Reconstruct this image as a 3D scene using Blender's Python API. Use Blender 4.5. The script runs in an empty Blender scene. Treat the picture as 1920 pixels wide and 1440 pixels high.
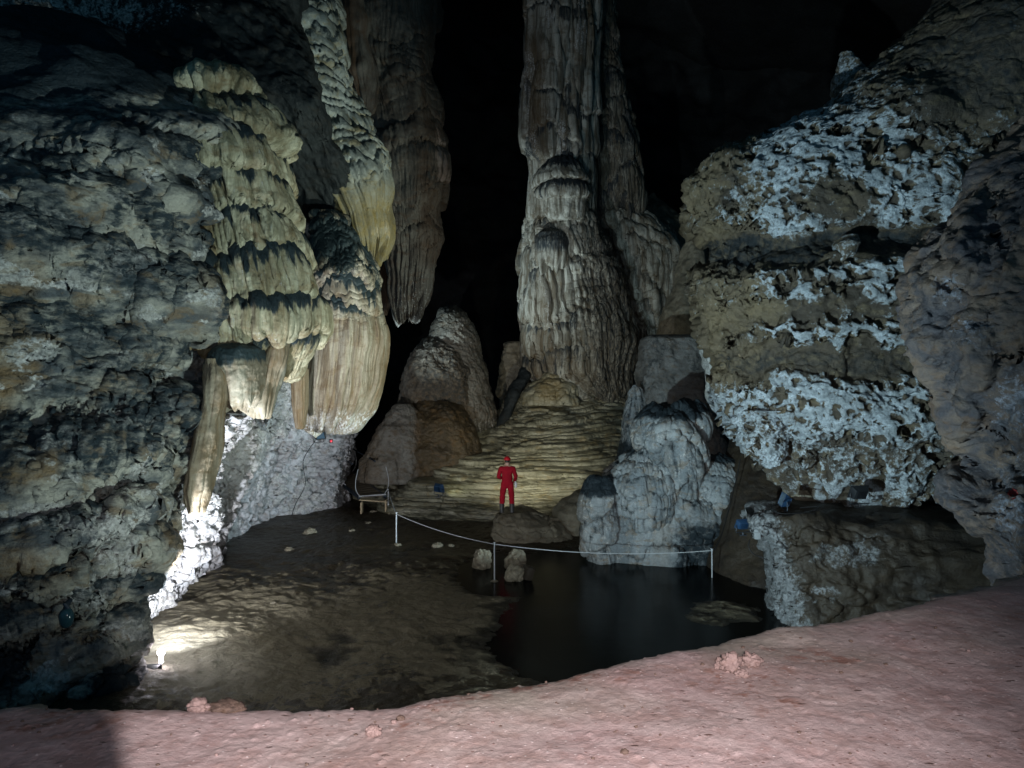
import bpy, bmesh, math, random
import numpy as np
from mathutils import Vector, Matrix

random.seed(7)
rng = np.random.default_rng(11)
sc = bpy.context.scene
COL = sc.collection
FPX, CX, HY, CAMZ = 1495.0, 960.0, 702.0, 5.4      # focal length in photo pixels, horizon row, eye height over the pool


def P(px, py, D):
    return Vector(((px - CX) / FPX * D, D, CAMZ - (py - HY) / FPX * D))


def ground(px, py, z=0.0):
    D = (CAMZ - z) * FPX / (py - HY)
    return Vector(((px - CX) / FPX * D, D, z))


def proj(p):
    y = np.maximum(p[..., 1], 0.3)
    return CX + p[..., 0] / y * FPX, HY + (CAMZ - p[..., 2]) / y * FPX


# ------------------------------------------------------------------ noise
_G = np.array([[1, 1, 0], [-1, 1, 0], [1, -1, 0], [-1, -1, 0], [1, 0, 1], [-1, 0, 1], [1, 0, -1], [-1, 0, -1],
               [0, 1, 1], [0, -1, 1], [0, 1, -1], [0, -1, -1], [1, 1, 0], [-1, 1, 0], [0, -1, 1], [0, -1, -1]], np.float32)


def _hash(ix, iy, iz, seed):
    h = (ix.astype(np.uint32) * np.uint32(374761393) + iy.astype(np.uint32) * np.uint32(668265263)
         + iz.astype(np.uint32) * np.uint32(2246822519) + np.uint32(seed * 3266489917 & 0xffffffff))
    h ^= h >> np.uint32(15)
    h *= np.uint32(2246822519)
    h ^= h >> np.uint32(13)
    h *= np.uint32(3266489917)
    h ^= h >> np.uint32(16)
    return h


def perlin(x, y, z, seed=0):
    x, y, z = np.broadcast_arrays(np.asarray(x, np.float32), np.asarray(y, np.float32), np.asarray(z, np.float32))
    fx, fy, fz = np.floor(x), np.floor(y), np.floor(z)
    ix, iy, iz = fx.astype(np.int64), fy.astype(np.int64), fz.astype(np.int64)
    rx, ry, rz = x - fx, y - fy, z - fz
    s = lambda t: t * t * t * (t * (t * 6 - 15) + 10)
    u, v, w = s(rx), s(ry), s(rz)
    out = 0
    for dx in (0, 1):
        wx = u if dx else 1 - u
        for dy in (0, 1):
            wy = v if dy else 1 - v
            for dz in (0, 1):
                wz = w if dz else 1 - w
                g = _G[_hash(ix + dx, iy + dy, iz + dz, seed) & np.uint32(15)]
                out = out + wx * wy * wz * (g[..., 0] * (rx - dx) + g[..., 1] * (ry - dy) + g[..., 2] * (rz - dz))
    return out


def fbm(p, f=1.0, o=4, seed=0, st=(1, 1, 1), ridge=False):
    a, t = 1.0, 0
    for k in range(o):
        n = perlin(p[..., 0] * f * st[0], p[..., 1] * f * st[1], p[..., 2] * f * st[2], seed + k * 17)
        t = t + a * (np.abs(n) * 2 - .5 if ridge else n)
        a *= .5
        f *= 2.03
    return t


def n2(u, v, seed=0):
    return perlin(u, v, 0.37 + seed * 1.7, seed)


def worley(x, y, z, seed=0):
    x, y, z = np.broadcast_arrays(x, y, z)
    bx, by, bz = np.floor(x).astype(np.int64), np.floor(y).astype(np.int64), np.floor(z).astype(np.int64)
    f1 = np.full(x.shape, 9.0, np.float32)
    f2 = f1.copy()
    idd = np.zeros(x.shape, np.float32)
    for dx in (-1, 0, 1):
        for dy in (-1, 0, 1):
            for dz in (-1, 0, 1):
                cx, cy, cz = bx + dx, by + dy, bz + dz
                h = _hash(cx, cy, cz, seed)
                ax = (h & np.uint32(1023)).astype(np.float32) / 1023
                ay = (h >> np.uint32(10) & np.uint32(1023)).astype(np.float32) / 1023
                az = (h >> np.uint32(20) & np.uint32(1023)).astype(np.float32) / 1023
                d = np.sqrt((cx + ax - x) ** 2 + (cy + ay - y) ** 2 + (cz + az - z) ** 2).astype(np.float32)
                near = d < f1
                f2 = np.where(near, f1, np.minimum(f2, d))
                idd = np.where(near, ((h * np.uint32(2654435761)) >> np.uint32(8) & np.uint32(1023)).astype(np.float32) / 1023, idd)
                f1 = np.where(near, d, f1)
    return f1, f2, idd


def sstep(a, b, x):
    t = np.clip((x - a) / (b - a), 0, 1)
    return t * t * (3 - 2 * t)


def blob(px, py, cx, cy, rx, ry, soft=.5):
    return 1 - sstep(1 - soft, 1 + soft, np.sqrt(((px - cx) / rx) ** 2 + ((py - cy) / ry) ** 2))


# ------------------------------------------------------------------ objects
def tag(o, label=None, cat=None, group=None, kind=None):
    if label:
        o['label'] = label
    if cat:
        o['category'] = cat
    if group:
        o['group'] = group
    if kind:
        o['kind'] = kind
    return o


def link(name, me, mat, parent=None, origin=None, smooth=True):
    if mat is not None and not me.materials:
        me.materials.append(mat)
    if smooth:
        me.polygons.foreach_set('use_smooth', np.ones(len(me.polygons), bool))
    o = bpy.data.objects.new(name, me)
    COL.objects.link(o)
    if origin is not None:
        me.transform(Matrix.Translation(-Vector(origin)))
        if parent is not None:
            o.location = Vector(origin) - parent.matrix_basis.translation
        else:
            o.location = origin
    if parent is not None:
        o.parent = parent
    return o


def empty(name, loc, label=None, cat=None, group=None):
    o = bpy.data.objects.new(name, None)
    COL.objects.link(o)
    o.location = loc
    o.empty_display_size = .2
    return tag(o, label, cat, group)


def grids_mesh(grids):
    """grids: list of (V[nv,nu,3], closed, caps, mask[nv,nu,3]) -> one mesh with a float colour attribute 'mask'"""
    vs, qs, ms, off = [], [], [], 0
    for V, closed, caps, M in grids:
        nv, nu = V.shape[:2]
        idx = np.arange(nv * nu).reshape(nv, nu) + off
        if closed:
            a, b = idx, np.roll(idx, -1, 1)
        else:
            a, b = idx[:, :-1], idx[:, 1:]
        q = np.stack([a[:-1], a[1:], b[1:], b[:-1]], -1).reshape(-1, 4)
        vs.append(V.reshape(-1, 3))
        ms.append(M.reshape(-1, 3))
        qs.append(q)
        off += nv * nu
        if closed and caps:
            for row, flip in ((0, 1), (nv - 1, 0)):
                c = V[row].mean(0)
                vs.append(c[None])
                ms.append(M[row].mean(0)[None])
                a, b = idx[row], np.roll(idx[row], -1)
                cc = np.full(nu, off)
                tri = np.stack([a, b, cc, cc], -1) if flip else np.stack([b, a, cc, cc], -1)
                qs.append(tri)
                off += 1
    vs, ms, qs = np.concatenate(vs), np.concatenate(ms), np.concatenate(qs)
    tri = qs[:, 2] == qs[:, 3]
    loops = np.concatenate([qs[~tri].ravel(), qs[tri][:, :3].ravel()])
    tot = np.concatenate([np.full((~tri).sum(), 4), np.full(tri.sum(), 3)])
    start = np.concatenate([[0], np.cumsum(tot)[:-1]])
    me = bpy.data.meshes.new('m')
    me.vertices.add(len(vs))
    me.vertices.foreach_set('co', vs.astype(np.float32).ravel())
    me.loops.add(len(loops))
    me.loops.foreach_set('vertex_index', loops.astype(np.int32))
    me.polygons.add(len(tot))
    me.polygons.foreach_set('loop_start', start.astype(np.int32))
    me.polygons.foreach_set('loop_total', tot.astype(np.int32))
    me.update(calc_edges=True)
    at = me.attributes.new('mask', 'FLOAT_COLOR', 'POINT')
    at.data.foreach_set('color', np.concatenate([ms, np.ones((len(ms), 1))], 1).astype(np.float32).ravel())
    me.validate()
    return me


class Ctx:
    pass


def gnormals(V, closed):
    if closed:
        du = np.roll(V, -1, 1) - np.roll(V, 1, 1)
    else:
        du = np.gradient(V, axis=1)
    dv = np.gradient(V, axis=0)
    n = np.cross(dv, du)
    return n / np.maximum(np.linalg.norm(n, axis=-1, keepdims=True), 1e-9)


def smooth1(a, k):
    if k < 1:
        return a
    w = np.hanning(2 * k + 3)[1:-1]
    w /= w.sum()
    pre = a[0] - (a[1:k + 1][::-1] - a[0])
    post = a[-1] - (a[-k - 1:-1][::-1] - a[-1])
    return np.convolve(np.concatenate([pre, a, post]), w, 'valid')


SURF = {}


def loft(rows, ry, disp=(), mask=None, nu=160, nv=200, pw=2.3, front=.78, zf=.5, sm=.03, D=None, inset=0.0, seed=0, key=None, caps=True):
    """horizontal slices: rows (photo row, left, right[, depth[, half thickness]]) -> a closed displaced body"""
    R = [list(r) + [D if len(r) < 4 else r[3]] * (len(r) < 4) for r in rows]
    R = [r + [ry] if len(r) < 5 else r for r in R]
    R = np.array(R, float)
    y = np.linspace(R[0, 0], R[-1, 0], nv)
    k = int(sm * nv)
    xl, xr, dd, rr = [smooth1(np.interp(y, R[:, 0], R[:, i]), k) for i in (1, 2, 3, 4)]
    z = CAMZ - (y - HY) / FPX * (dd - zf * rr)
    cx = ((xl + xr) / 2 - CX) / FPX * dd
    rx = np.maximum((xr - xl) / 2 - np.minimum(inset / dd * FPX, (xr - xl) / 5), .6) / FPX * dd
    nf = int(nu * front)
    th = np.concatenate([np.linspace(math.pi, 2 * math.pi, nf, endpoint=False), np.linspace(0, math.pi, nu - nf, endpoint=False)])
    c, s = np.cos(th), np.sin(th)
    ex = 2 / pw
    cc, ss = np.sign(c) * np.abs(c) ** ex, np.sign(s) * np.abs(s) ** ex
    V = np.empty((nv, nu, 3))
    V[..., 0] = cx[:, None] + rx[:, None] * cc
    V[..., 1] = dd[:, None] + rr[:, None] * ss
    V[..., 2] = z[:, None]
    C = Ctx()
    mid = V[np.argmax(rx)]
    arc = np.concatenate([[0], np.cumsum(np.linalg.norm(np.diff(mid, axis=0), axis=1))])
    C.u = np.broadcast_to(arc[None], (nv, nu)) + seed * 13.1
    C.t = np.broadcast_to(np.linspace(0, 1, nv)[:, None], (nv, nu))
    C.seed = seed
    C.M = np.zeros((nv, nu, 3))
    C.end = np.clip(np.minimum(C.t, 1 - C.t) / .03, 0, 1)
    for f in disp:
        C.p = V
        C.z = V[..., 2]
        C.px, C.py = proj(V)
        d = f(C)
        if isinstance(d, tuple):
            V = V + d[1]
            d = d[0]
        V = V + gnormals(V, True) * (np.asarray(d) * C.end)[..., None]
    C.p, C.z = V, V[..., 2]
    C.px, C.py = proj(V)
    if mask:
        mask(C)
    if key:
        SURF.setdefault(key, []).append(V)
    return (V, True, caps, np.clip(C.M, 0, 1))


def surf(key, px, py, r=7):
    best = None
    for V in SURF[key]:
        a, b = proj(V)
        m = (abs(a - px) < r) & (abs(b - py) < r)
        if m.any():
            q = V[m]
            q = q[np.argmin(q[:, 1])]
            if best is None or q[1] < best[1]:
                best = q
    if best is None:
        return None
    return Vector(best)


# ---------------- displacement recipes (metres)
def d_fbm(f, a, o=4, st=(1, 1, 1), seed=0, ridge=False):
    return lambda C: a * fbm(C.p, f, o, seed + C.seed, st, ridge)


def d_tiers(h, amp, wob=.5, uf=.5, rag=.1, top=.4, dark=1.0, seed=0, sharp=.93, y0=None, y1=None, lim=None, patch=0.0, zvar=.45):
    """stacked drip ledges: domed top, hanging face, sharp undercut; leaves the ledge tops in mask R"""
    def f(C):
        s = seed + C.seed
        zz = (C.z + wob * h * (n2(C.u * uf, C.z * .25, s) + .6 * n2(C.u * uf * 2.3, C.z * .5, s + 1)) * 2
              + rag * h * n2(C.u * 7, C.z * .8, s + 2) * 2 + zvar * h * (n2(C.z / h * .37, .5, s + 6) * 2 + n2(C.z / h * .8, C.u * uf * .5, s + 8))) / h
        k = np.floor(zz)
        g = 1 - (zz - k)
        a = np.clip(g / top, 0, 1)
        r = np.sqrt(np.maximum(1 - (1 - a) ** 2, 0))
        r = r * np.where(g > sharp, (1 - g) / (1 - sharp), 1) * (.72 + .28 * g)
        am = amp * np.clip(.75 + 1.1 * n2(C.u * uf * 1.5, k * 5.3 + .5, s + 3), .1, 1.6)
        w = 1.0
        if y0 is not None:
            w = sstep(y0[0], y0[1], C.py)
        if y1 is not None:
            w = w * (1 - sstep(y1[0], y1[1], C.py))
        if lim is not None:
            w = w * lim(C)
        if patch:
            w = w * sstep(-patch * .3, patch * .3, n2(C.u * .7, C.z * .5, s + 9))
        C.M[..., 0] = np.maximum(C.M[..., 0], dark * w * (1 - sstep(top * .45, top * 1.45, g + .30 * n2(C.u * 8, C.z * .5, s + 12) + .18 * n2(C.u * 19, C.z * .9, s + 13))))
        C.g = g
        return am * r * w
    return f


def d_flutes(freq, amp, zs=.07, y0=None, y1=None, seed=0, stain=.6):
    """vertical organ-pipe ribs; stains follow single ribs"""
    def f(C):
        s = seed + C.seed
        wu = C.u + .12 * n2(C.u * .8, C.z * .35, s + 5)
        n = n2(wu * freq, C.z * freq * zs, s)
        m = n2(wu * freq * 2.6, C.z * freq * zs * 1.6, s + 1)
        d = amp * (np.abs(n) ** .75 * 1.6 + .4 * np.abs(m) ** .8 * 1.3)
        w = .45 + .75 * sstep(-.25, .3, n2(C.u * .6, C.z * .22, s + 11))
        if y0 is not None:
            w = w * sstep(y0[0], y0[1], C.py)
        if y1 is not None:
            w = w * (1 - sstep(y1[0], y1[1], C.py))
        C.M[..., 2] = np.maximum(C.M[..., 2], stain * w * sstep(.05, .3, n2(wu * freq * .45, C.z * .12, s + 4)))
        return d * w
    return f


def d_fringe(drop, freq=5, frac=.22, seed=0, at=1):
    """lets the bottom edge of a hanging body end in uneven drips"""
    def f(C):
        e = sstep(1 - frac, 1, C.t) if at else 1 - sstep(0, frac, C.t)
        n = np.abs(n2(C.u * freq, .3, seed + C.seed)) * 2 + .8 * n2(C.u * freq * .3, .9, seed + 3 + C.seed)
        dz = np.zeros(C.p.shape)
        dz[..., 2] = -drop * e * n
        return 0.0 * C.z, dz
    return f


def d_plates(sx, sz, amp, seed=0, warp=.5, lim=None, crack=.08):
    """broken plates and ledges of rock, each at its own depth, with cracks between"""
    def f(C):
        s = seed + C.seed
        q = C.p
        wx = warp * fbm(q, .9, 3, s + 3)
        wz = warp * .6 * fbm(q, .8, 3, s + 7)
        f1, f2, i = worley((q[..., 0] + wx) / sx, (q[..., 1] + wx) / sx, (q[..., 2] + wz) / sz, s)
        e = f2 - f1
        d = amp * (i - .4) * sstep(.0, .12, e) - crack * (1 - sstep(0, .07, e))
        if lim is not None:
            d = d * lim(C)
        return d
    return f


def d_pits(size, amp, thr=.45, seed=0, w=None, brown=1.0):
    """weathering holes: the crust stays in mask G, the hole floors lose it"""
    def f(C):
        s = seed + C.seed
        q = C.p
        wq = .25 * size * 2
        a = wq * fbm(q, 1.1 / size, 2, s + 1)
        f1, f2, i = worley((q[..., 0] + a) / size, (q[..., 1] + a) / size, (q[..., 2] - a) / size / .85, s)
        r = thr * (.25 + 1.1 * i)
        h = 1 - sstep(r * .6, r, f1)
        ww = 1.0 if w is None else w(C)
        C.M[..., 1] = C.M[..., 1] * (1 - brown * h * ww)
        return -amp * h * ww * (.5 + i)
    return f


# ------------------------------------------------------------------ materials
class NT:
    def __init__(self, name):
        self.m = bpy.data.materials.new(name)
        self.m.use_nodes = True
        self.t = self.m.node_tree
        self.b = self.t.nodes['Principled BSDF']
        self.tc = self.t.nodes.new('ShaderNodeTexCoord').outputs['Object']

    def set(self, sock, v):
        if isinstance(v, bpy.types.NodeSocket):
            self.t.links.new(v, sock)
        elif isinstance(v, (tuple, list)) and len(v) == 3 and sock.type == 'RGBA':
            sock.default_value = (*v, 1)
        else:
            sock.default_value = v

    def node(self, kind, **kw):
        n = self.t.nodes.new(kind)
        for k, v in kw.items():
            setattr(n, k, v)
        return n

    def math(self, op, a, b=0.0, clamp=False):
        n = self.node('ShaderNodeMath', operation=op, use_clamp=clamp)
        self.set(n.inputs[0], a)
        self.set(n.inputs[1], b)
        return n.outputs[0]

    def noise(self, scale, detail=6, rough=.6, st=None, dist=0.0):
        v = self.tc
        if st:
            mp = self.node('ShaderNodeMapping')
            mp.inputs['Scale'].default_value = st
            self.t.links.new(v, mp.inputs[0])
            v = mp.outputs[0]
        n = self.node('ShaderNodeTexNoise')
        self.t.links.new(v, n.inputs['Vector'])
        n.inputs['Scale'].default_value = scale
        n.inputs['Detail'].default_value = detail
        n.inputs['Roughness'].default_value = rough
        n.inputs['Distortion'].default_value = dist
        return n.outputs['Fac']

    def voro(self, scale, feature='F1', out='Distance', st=None):
        v = self.tc
        if st:
            mp = self.node('ShaderNodeMapping')
            mp.inputs['Scale'].default_value = st
            self.t.links.new(v, mp.inputs[0])
            v = mp.outputs[0]
        n = self.node('ShaderNodeTexVoronoi', feature=feature)
        self.t.links.new(v, n.inputs['Vector'])
        n.inputs['Scale'].default_value = scale
        return n.outputs[out]

    def ss(self, v, a, b):
        n = self.node('ShaderNodeMapRange', interpolation_type='SMOOTHSTEP')
        self.set(n.inputs[0], v)
        n.inputs[1].default_value = a
        n.inputs[2].default_value = b
        return n.outputs[0]

    def lin(self, v, a, b, c, d):
        n = self.node('ShaderNodeMapRange')
        self.set(n.inputs[0], v)
        for i, x in enumerate((a, b, c, d)):
            n.inputs[i + 1].default_value = x
        return n.outputs[0]

    def mix(self, f, a, b, mode='MIX'):
        n = self.node('ShaderNodeMix', data_type='RGBA', blend_type=mode)
        self.set(n.inputs[0], f)
        self.set(n.inputs[6], a)
        self.set(n.inputs[7], b)
        return n.outputs[2]

    def mask(self):
        a = self.node('ShaderNodeAttribute', attribute_name='mask')
        s = self.node('ShaderNodeSeparateColor')
        self.t.links.new(a.outputs['Color'], s.inputs[0])
        return s.outputs

    def bump(self, h, strength, dist, prev=None):
        n = self.node('ShaderNodeBump')
        n.inputs['Strength'].default_value = strength
        n.inputs['Distance'].default_value = dist
        self.set(n.inputs['Height'], h)
        if prev is not None:
            self.t.links.new(prev, n.inputs['Normal'])
        return n.outputs[0]

    def done(self, col, rough=.6, normal=None, spec=.4):
        self.set(self.b.inputs['Base Color'], col)
        self.set(self.b.inputs['Roughness'], rough)
        self.b.inputs['Specular IOR Level'].default_value = spec
        if normal is not None:
            self.t.links.new(normal, self.b.inputs['Normal'])
        return self.m


def rockmat(name, c1, c2, warm, white=(.62, .62, .6), dark=(.035, .045, .05), sc_=1.0, st=None, bump=.6, bd=.05, spec=.35, rough=(.45, .85), contrast=.12, fine=1.0):
    N = NT(name)
    R, G, B = N.mask()[:3]
    na = N.noise(.9 * sc_, 8, .62, st, .4)
    nb = N.noise(4.5 * sc_, 7, .65, st, .3)
    nc = N.noise(16 * sc_, 5, .65, None, .2)
    nd = N.noise(2.2 * sc_, 6, .6, (1, 1, 1.9), .6)
    col = N.mix(N.ss(na, .5 - contrast, .5 + contrast), c1, c2)
    col = N.mix(N.math('MULTIPLY', N.ss(nd, .50, .66), .55), col, warm)
    col = N.mix(N.math('MULTIPLY', B, N.lin(nb, .3, .7, .4, 1.1), True), col, warm)
    wf = N.ss(N.math('ADD', G, N.math('ADD', N.math('MULTIPLY', N.math('SUBTRACT', nb, .5), 1.3), N.math('MULTIPLY', N.math('SUBTRACT', nc, .5), .7))), .36, .68)
    wc = N.mix(N.ss(nd, .38, .62), tuple(x * k for x, k in zip(white, (.62, .62, .60))), white)
    col = N.mix(wf, col, N.mix(nc, (.62, .62, .64), wc, 'MULTIPLY') if False else N.mix(N.ss(nc, .3, .6), tuple(x * .5 for x in white), wc))
    df = N.ss(N.math('ADD', R, N.math('MULTIPLY', N.math('SUBTRACT', nb, .5), 1.5)), .34, .82)
    col = N.mix(df, col, N.mix(nc, tuple(x * .6 for x in dark), tuple(x * 1.5 for x in dark)))
    col = N.mix(1.0, col, N.mix(nc, (.55, .55, .55), (1.25, 1.25, 1.25)), 'MULTIPLY')
    b1 = N.bump(nb, bump * .8, bd * 1.6)
    b2 = N.bump(nc, bump, bd * .6, b1)
    b3 = N.bump(N.noise(42 * sc_ * fine, 3, .6), bump * .7, bd * .22, b2)
    return N.done(col, N.lin(nb, .3, .7, *rough), b3, spec)


M = {}
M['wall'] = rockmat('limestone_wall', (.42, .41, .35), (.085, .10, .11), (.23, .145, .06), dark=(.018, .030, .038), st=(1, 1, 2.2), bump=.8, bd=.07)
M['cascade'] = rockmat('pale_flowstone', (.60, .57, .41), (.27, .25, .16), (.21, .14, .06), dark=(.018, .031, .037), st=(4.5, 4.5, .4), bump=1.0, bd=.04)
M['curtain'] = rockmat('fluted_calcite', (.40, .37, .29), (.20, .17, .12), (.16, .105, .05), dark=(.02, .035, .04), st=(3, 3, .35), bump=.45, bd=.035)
M['drape'] = rockmat('grey_drapery', (.36, .40, .38), (.20, .22, .20), (.28, .21, .07), dark=(.018, .031, .035), st=(1.5, 1.5, .8), bump=.6, bd=.05)
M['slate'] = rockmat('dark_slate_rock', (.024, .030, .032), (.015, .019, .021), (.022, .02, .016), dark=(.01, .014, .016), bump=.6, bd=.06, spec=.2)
M['white'] = rockmat('white_scalloped_rock', (.56, .57, .60), (.40, .39, .40), (.22, .17, .12), dark=(.07, .065, .06), sc_=1.3, bump=.9, bd=.06)
M['stalac'] = rockmat('brown_stalactite', (.20, .185, .16), (.085, .072, .062), (.12, .07, .04), dark=(.05, .055, .055), st=(2.4, 2.4, .5), bump=.6, bd=.05)
M['column'] = rockmat('ribbed_column', (.44, .43, .37), (.13, .115, .085), (.10, .065, .03), dark=(.018, .024, .028), st=(4.5, 4.5, .4), bump=.6, bd=.06)
M['dome'] = rockmat('grey_dome', (.23, .22, .19), (.15, .135, .11), (.12, .075, .035), dark=(.05, .05, .045), sc_=1.6, bump=.9, bd=.06)
M['brown'] = rockmat('wet_brown_calcite', (.085, .06, .03), (.055, .04, .022), (.15, .085, .03), dark=(.03, .025, .018), sc_=1.3, bump=.9, bd=.07, rough=(.3, .6), spec=.5)
M['flow'] = rockmat('yellow_flowstone', (.34, .325, .24), (.17, .16, .11), (.23, .17, .075), dark=(.045, .042, .028), st=(.7, .7, 4.5), bump=.5, bd=.05, rough=(.3, .65), spec=.5)
M['cluster'] = rockmat('grey_white_stalagmite', (.38, .41, .42), (.20, .23, .245), (.26, .185, .11), dark=(.018, .028, .035), sc_=1.2, bump=.8, bd=.05)
M['banded'] = rockmat('banded_crust_rock', (.125, .098, .068), (.075, .062, .048), (.22, .17, .10), white=(.58, .64, .69), dark=(.022, .027, .03), sc_=1.15, bump=.9, bd=.06)
M['near'] = rockmat('brown_near_rock', (.20, .15, .118), (.085, .08, .09), (.17, .10, .055), white=(.38, .40, .47), dark=(.05, .05, .058), sc_=1.5, st=(1, 1, 1.5), bump=.7, bd=.045)
M['bank'] = rockmat('dark_mud_bank', (.045, .034, .023), (.028, .022, .017), (.06, .042, .025), white=(.26, .27, .28), dark=(.025, .022, .02), sc_=1.2, bump=.7, bd=.05, rough=(.35, .7))
M['block'] = rockmat('grey_block_rock', (.22, .22, .21), (.14, .135, .125), (.16, .12, .08), dark=(.05, .055, .055), sc_=1.6, bump=.8, bd=.05)
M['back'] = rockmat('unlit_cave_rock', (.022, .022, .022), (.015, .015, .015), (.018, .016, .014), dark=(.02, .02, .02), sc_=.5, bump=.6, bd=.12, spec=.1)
M['boulder'] = rockmat('mud_coated_boulder', (.26, .23, .17), (.17, .15, .11), (.15, .11, .06), dark=(.06, .055, .04), sc_=2.2, bump=.8, bd=.03)


def simple(name, col, rough=.5, metal=0.0, emit=None, var=.25, scale=18, bump=.0, spec=.5):
    N = NT(name)
    n = N.noise(scale, 5, .6)
    c = N.mix(n, tuple(x * (1 - var) for x in col), tuple(min(1, x * (1 + var)) for x in col))
    N.b.inputs['Metallic'].default_value = metal
    if emit:
        N.b.inputs['Emission Color'].default_value = (*emit[0], 1)
        N.b.inputs['Emission Strength'].default_value = emit[1]
    return N.done(c, N.lin(n, .3, .7, max(rough - .1, .02), min(rough + .15, 1)), N.bump(n, bump, .02) if bump else None, spec)


M['red'] = simple('red_coverall_cloth', (.33, .010, .022), .85, var=.45, bump=.8, scale=7, spec=.12)
M['helmet'] = simple('red_helmet_plastic', (.55, .02, .03), .25, var=.08)
M['skin'] = simple('skin', (.45, .28, .2), .5, var=.1)
M['hair'] = simple('dark_hair', (.02, .014, .01), .6)
M['boot'] = simple('rubber_boot', (.05, .05, .05), .4)
M['glove'] = simple('white_glove_cloth', (.7, .7, .68), .8, var=.1)
M['steel'] = simple('galvanised_steel', (.42, .44, .46), .35, .3, var=.15)
M['rope'] = simple('white_rope', (.48, .50, .52), .8, var=.15)
M['blue'] = simple('blue_lamp_paint', (.015, .045, .10), .4, var=.2)
M['black'] = simple('black_lamp_paint', (.015, .017, .02), .4)
M['cable'] = simple('black_cable_rubber', (.012, .012, .013), .5)
M['lens'] = simple('lamp_glass', (.10, .16, .22), .08, var=.2)
M['lit'] = simple('lit_lamp_glass', (.9, .9, .9), .2, emit=((.95, .88, 1), 30))
M['redled'] = simple('red_indicator', (.6, .02, .03), .3, emit=((1, .05, .1), .6))
M['box'] = simple('grey_junction_box', (.26, .28, .29), .5, var=.1)
M['wood'] = simple('worn_bench_wood', (.34, .26, .16), .7, var=.3, bump=.3)
M['deck'] = simple('damp_deck_boards', (.09, .07, .045), .6, var=.35, bump=.4)
M['frame'] = simple('dark_blue_steel', (.025, .035, .05), .45, .3)
M['redpaint'] = simple('red_paint_mark', (.30, .02, .018), .6, var=.2)
M['bluebulb'] = simple('blue_green_glass', (.02, .055, .07), .12, var=.2)
M['stone'] = rockmat('pink_stone', (.27, .185, .175), (.19, .125, .115), (.22, .135, .11), sc_=8, bump=.7, bd=.01)
M['clod'] = rockmat('brown_clod', (.13, .085, .068), (.085, .055, .045), (.13, .075, .05), sc_=8, bump=.8, bd=.01)


# ------------------------------------------------------------------ small mesh helpers
def lump(center, size, seed=0, sub=4, amp=.25, f=1.6, cut=None, flat=0.0):
    bm = bmesh.new()
    bmesh.ops.create_icosphere(bm, subdivisions=sub, radius=1)
    v = np.array([x.co[:] for x in bm.verts])
    f1, f2, i = worley(v[:, 0] * f + 3, v[:, 1] * f + 5, v[:, 2] * f + seed, seed)
    d = 1 + amp * 1.2 * fbm(v + seed * 3.3, f, 4, seed) - amp * .5 * (1 - sstep(0, .25, f2 - f1)) + amp * .6 * (i - .5)
    v = v * d[:, None]
    if cut is not None:
        v[:, 2] = np.maximum(v[:, 2], cut)
    v = v * np.array(size) + np.array(center)
    for x, co in zip(bm.verts, v):
        x.co = co
    me = bpy.data.meshes.new('m')
    bm.to_mesh(me)
    bm.free()
    at = me.attributes.new('mask', 'FLOAT_COLOR', 'POINT')
    at.data.foreach_set('color', np.tile(np.array([0, 0, 0, 1], np.float32), len(v)))
    return me


def box_into(bm, size, mat, bev=.0, taper=None):
    r = bmesh.ops.create_cube(bm, size=1)
    vs = r['verts']
    for v in vs:
        v.co.x *= size[0]
        v.co.y *= size[1]
        v.co.z *= size[2]
        if taper and v.co.y < 0:
            v.co.x *= taper
            v.co.z *= taper
    if bev:
        es = list({e for v in vs for e in v.link_edges})
        out = bmesh.ops.bevel(bm, geom=es, offset=bev, segments=2, affect='EDGES', profile=.6)
        vs = list({v for f in out['faces'] for v in f.verts} | {v for v in vs if v.is_valid})
    bmesh.ops.transform(bm, matrix=mat, verts=vs)


def tube_into(bm, pts, r, n=8, cap=True):
    pts = [Vector(p) for p in pts]
    rr = r if isinstance(r, (list, tuple)) else [r] * len(pts)
    rings, up = [], Vector((0, 0, 1))
    for i, p in enumerate(pts):
        t = (pts[min(i + 1, len(pts) - 1)] - pts[max(i - 1, 0)]).normalized()
        a = t.cross(up if abs(t.dot(up)) < .95 else Vector((1, 0, 0))).normalized()
        b = a.cross(t)
        rings.append([bm.verts.new(p + (a * math.cos(k / n * 2 * math.pi) + b * math.sin(k / n * 2 * math.pi)) * rr[i]) for k in range(n)])
    for A, B in zip(rings, rings[1:]):
        for k in range(n):
            bm.faces.new((A[k], A[(k + 1) % n], B[(k + 1) % n], B[k]))
    if cap:
        bm.faces.new(rings[0][::-1])
        bm.faces.new(rings[-1])


def bm_obj(name, fn, mat, parent=None, origin=None, smooth=True, world=True):
    bm = bmesh.new()
    fn(bm)
    bmesh.ops.recalc_face_normals(bm, faces=bm.faces)
    me = bpy.data.meshes.new(name)
    bm.to_mesh(me)
    bm.free()
    o = link(name, me, mat, parent, origin, smooth=False)
    if smooth:
        me.polygons.foreach_set('use_smooth', np.ones(len(me.polygons), bool))
        try:
            me.set_sharp_from_angle(angle=math.radians(40))
        except Exception:
            pass
    return o


def base_of(grids):
    v = np.concatenate([g[0].reshape(-1, 3) for g in grids])
    lo, hi = v.min(0), v.max(0)
    return Vector(((lo[0] + hi[0]) / 2, (lo[1] + hi[1]) / 2, lo[2]))


def rock(name, grids, mat, label=None, cat=None, parent=None, group=None):
    if isinstance(grids, tuple):
        grids = [grids]
    o = link(name, grids_mesh(grids), mat, parent, base_of(grids))
    return tag(o, label, cat, group)


def setG(fn):
    def f(C):
        C.M[..., 1] = np.clip(fn(C), 0, 1)
        return 0 * C.z
    return f


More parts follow.
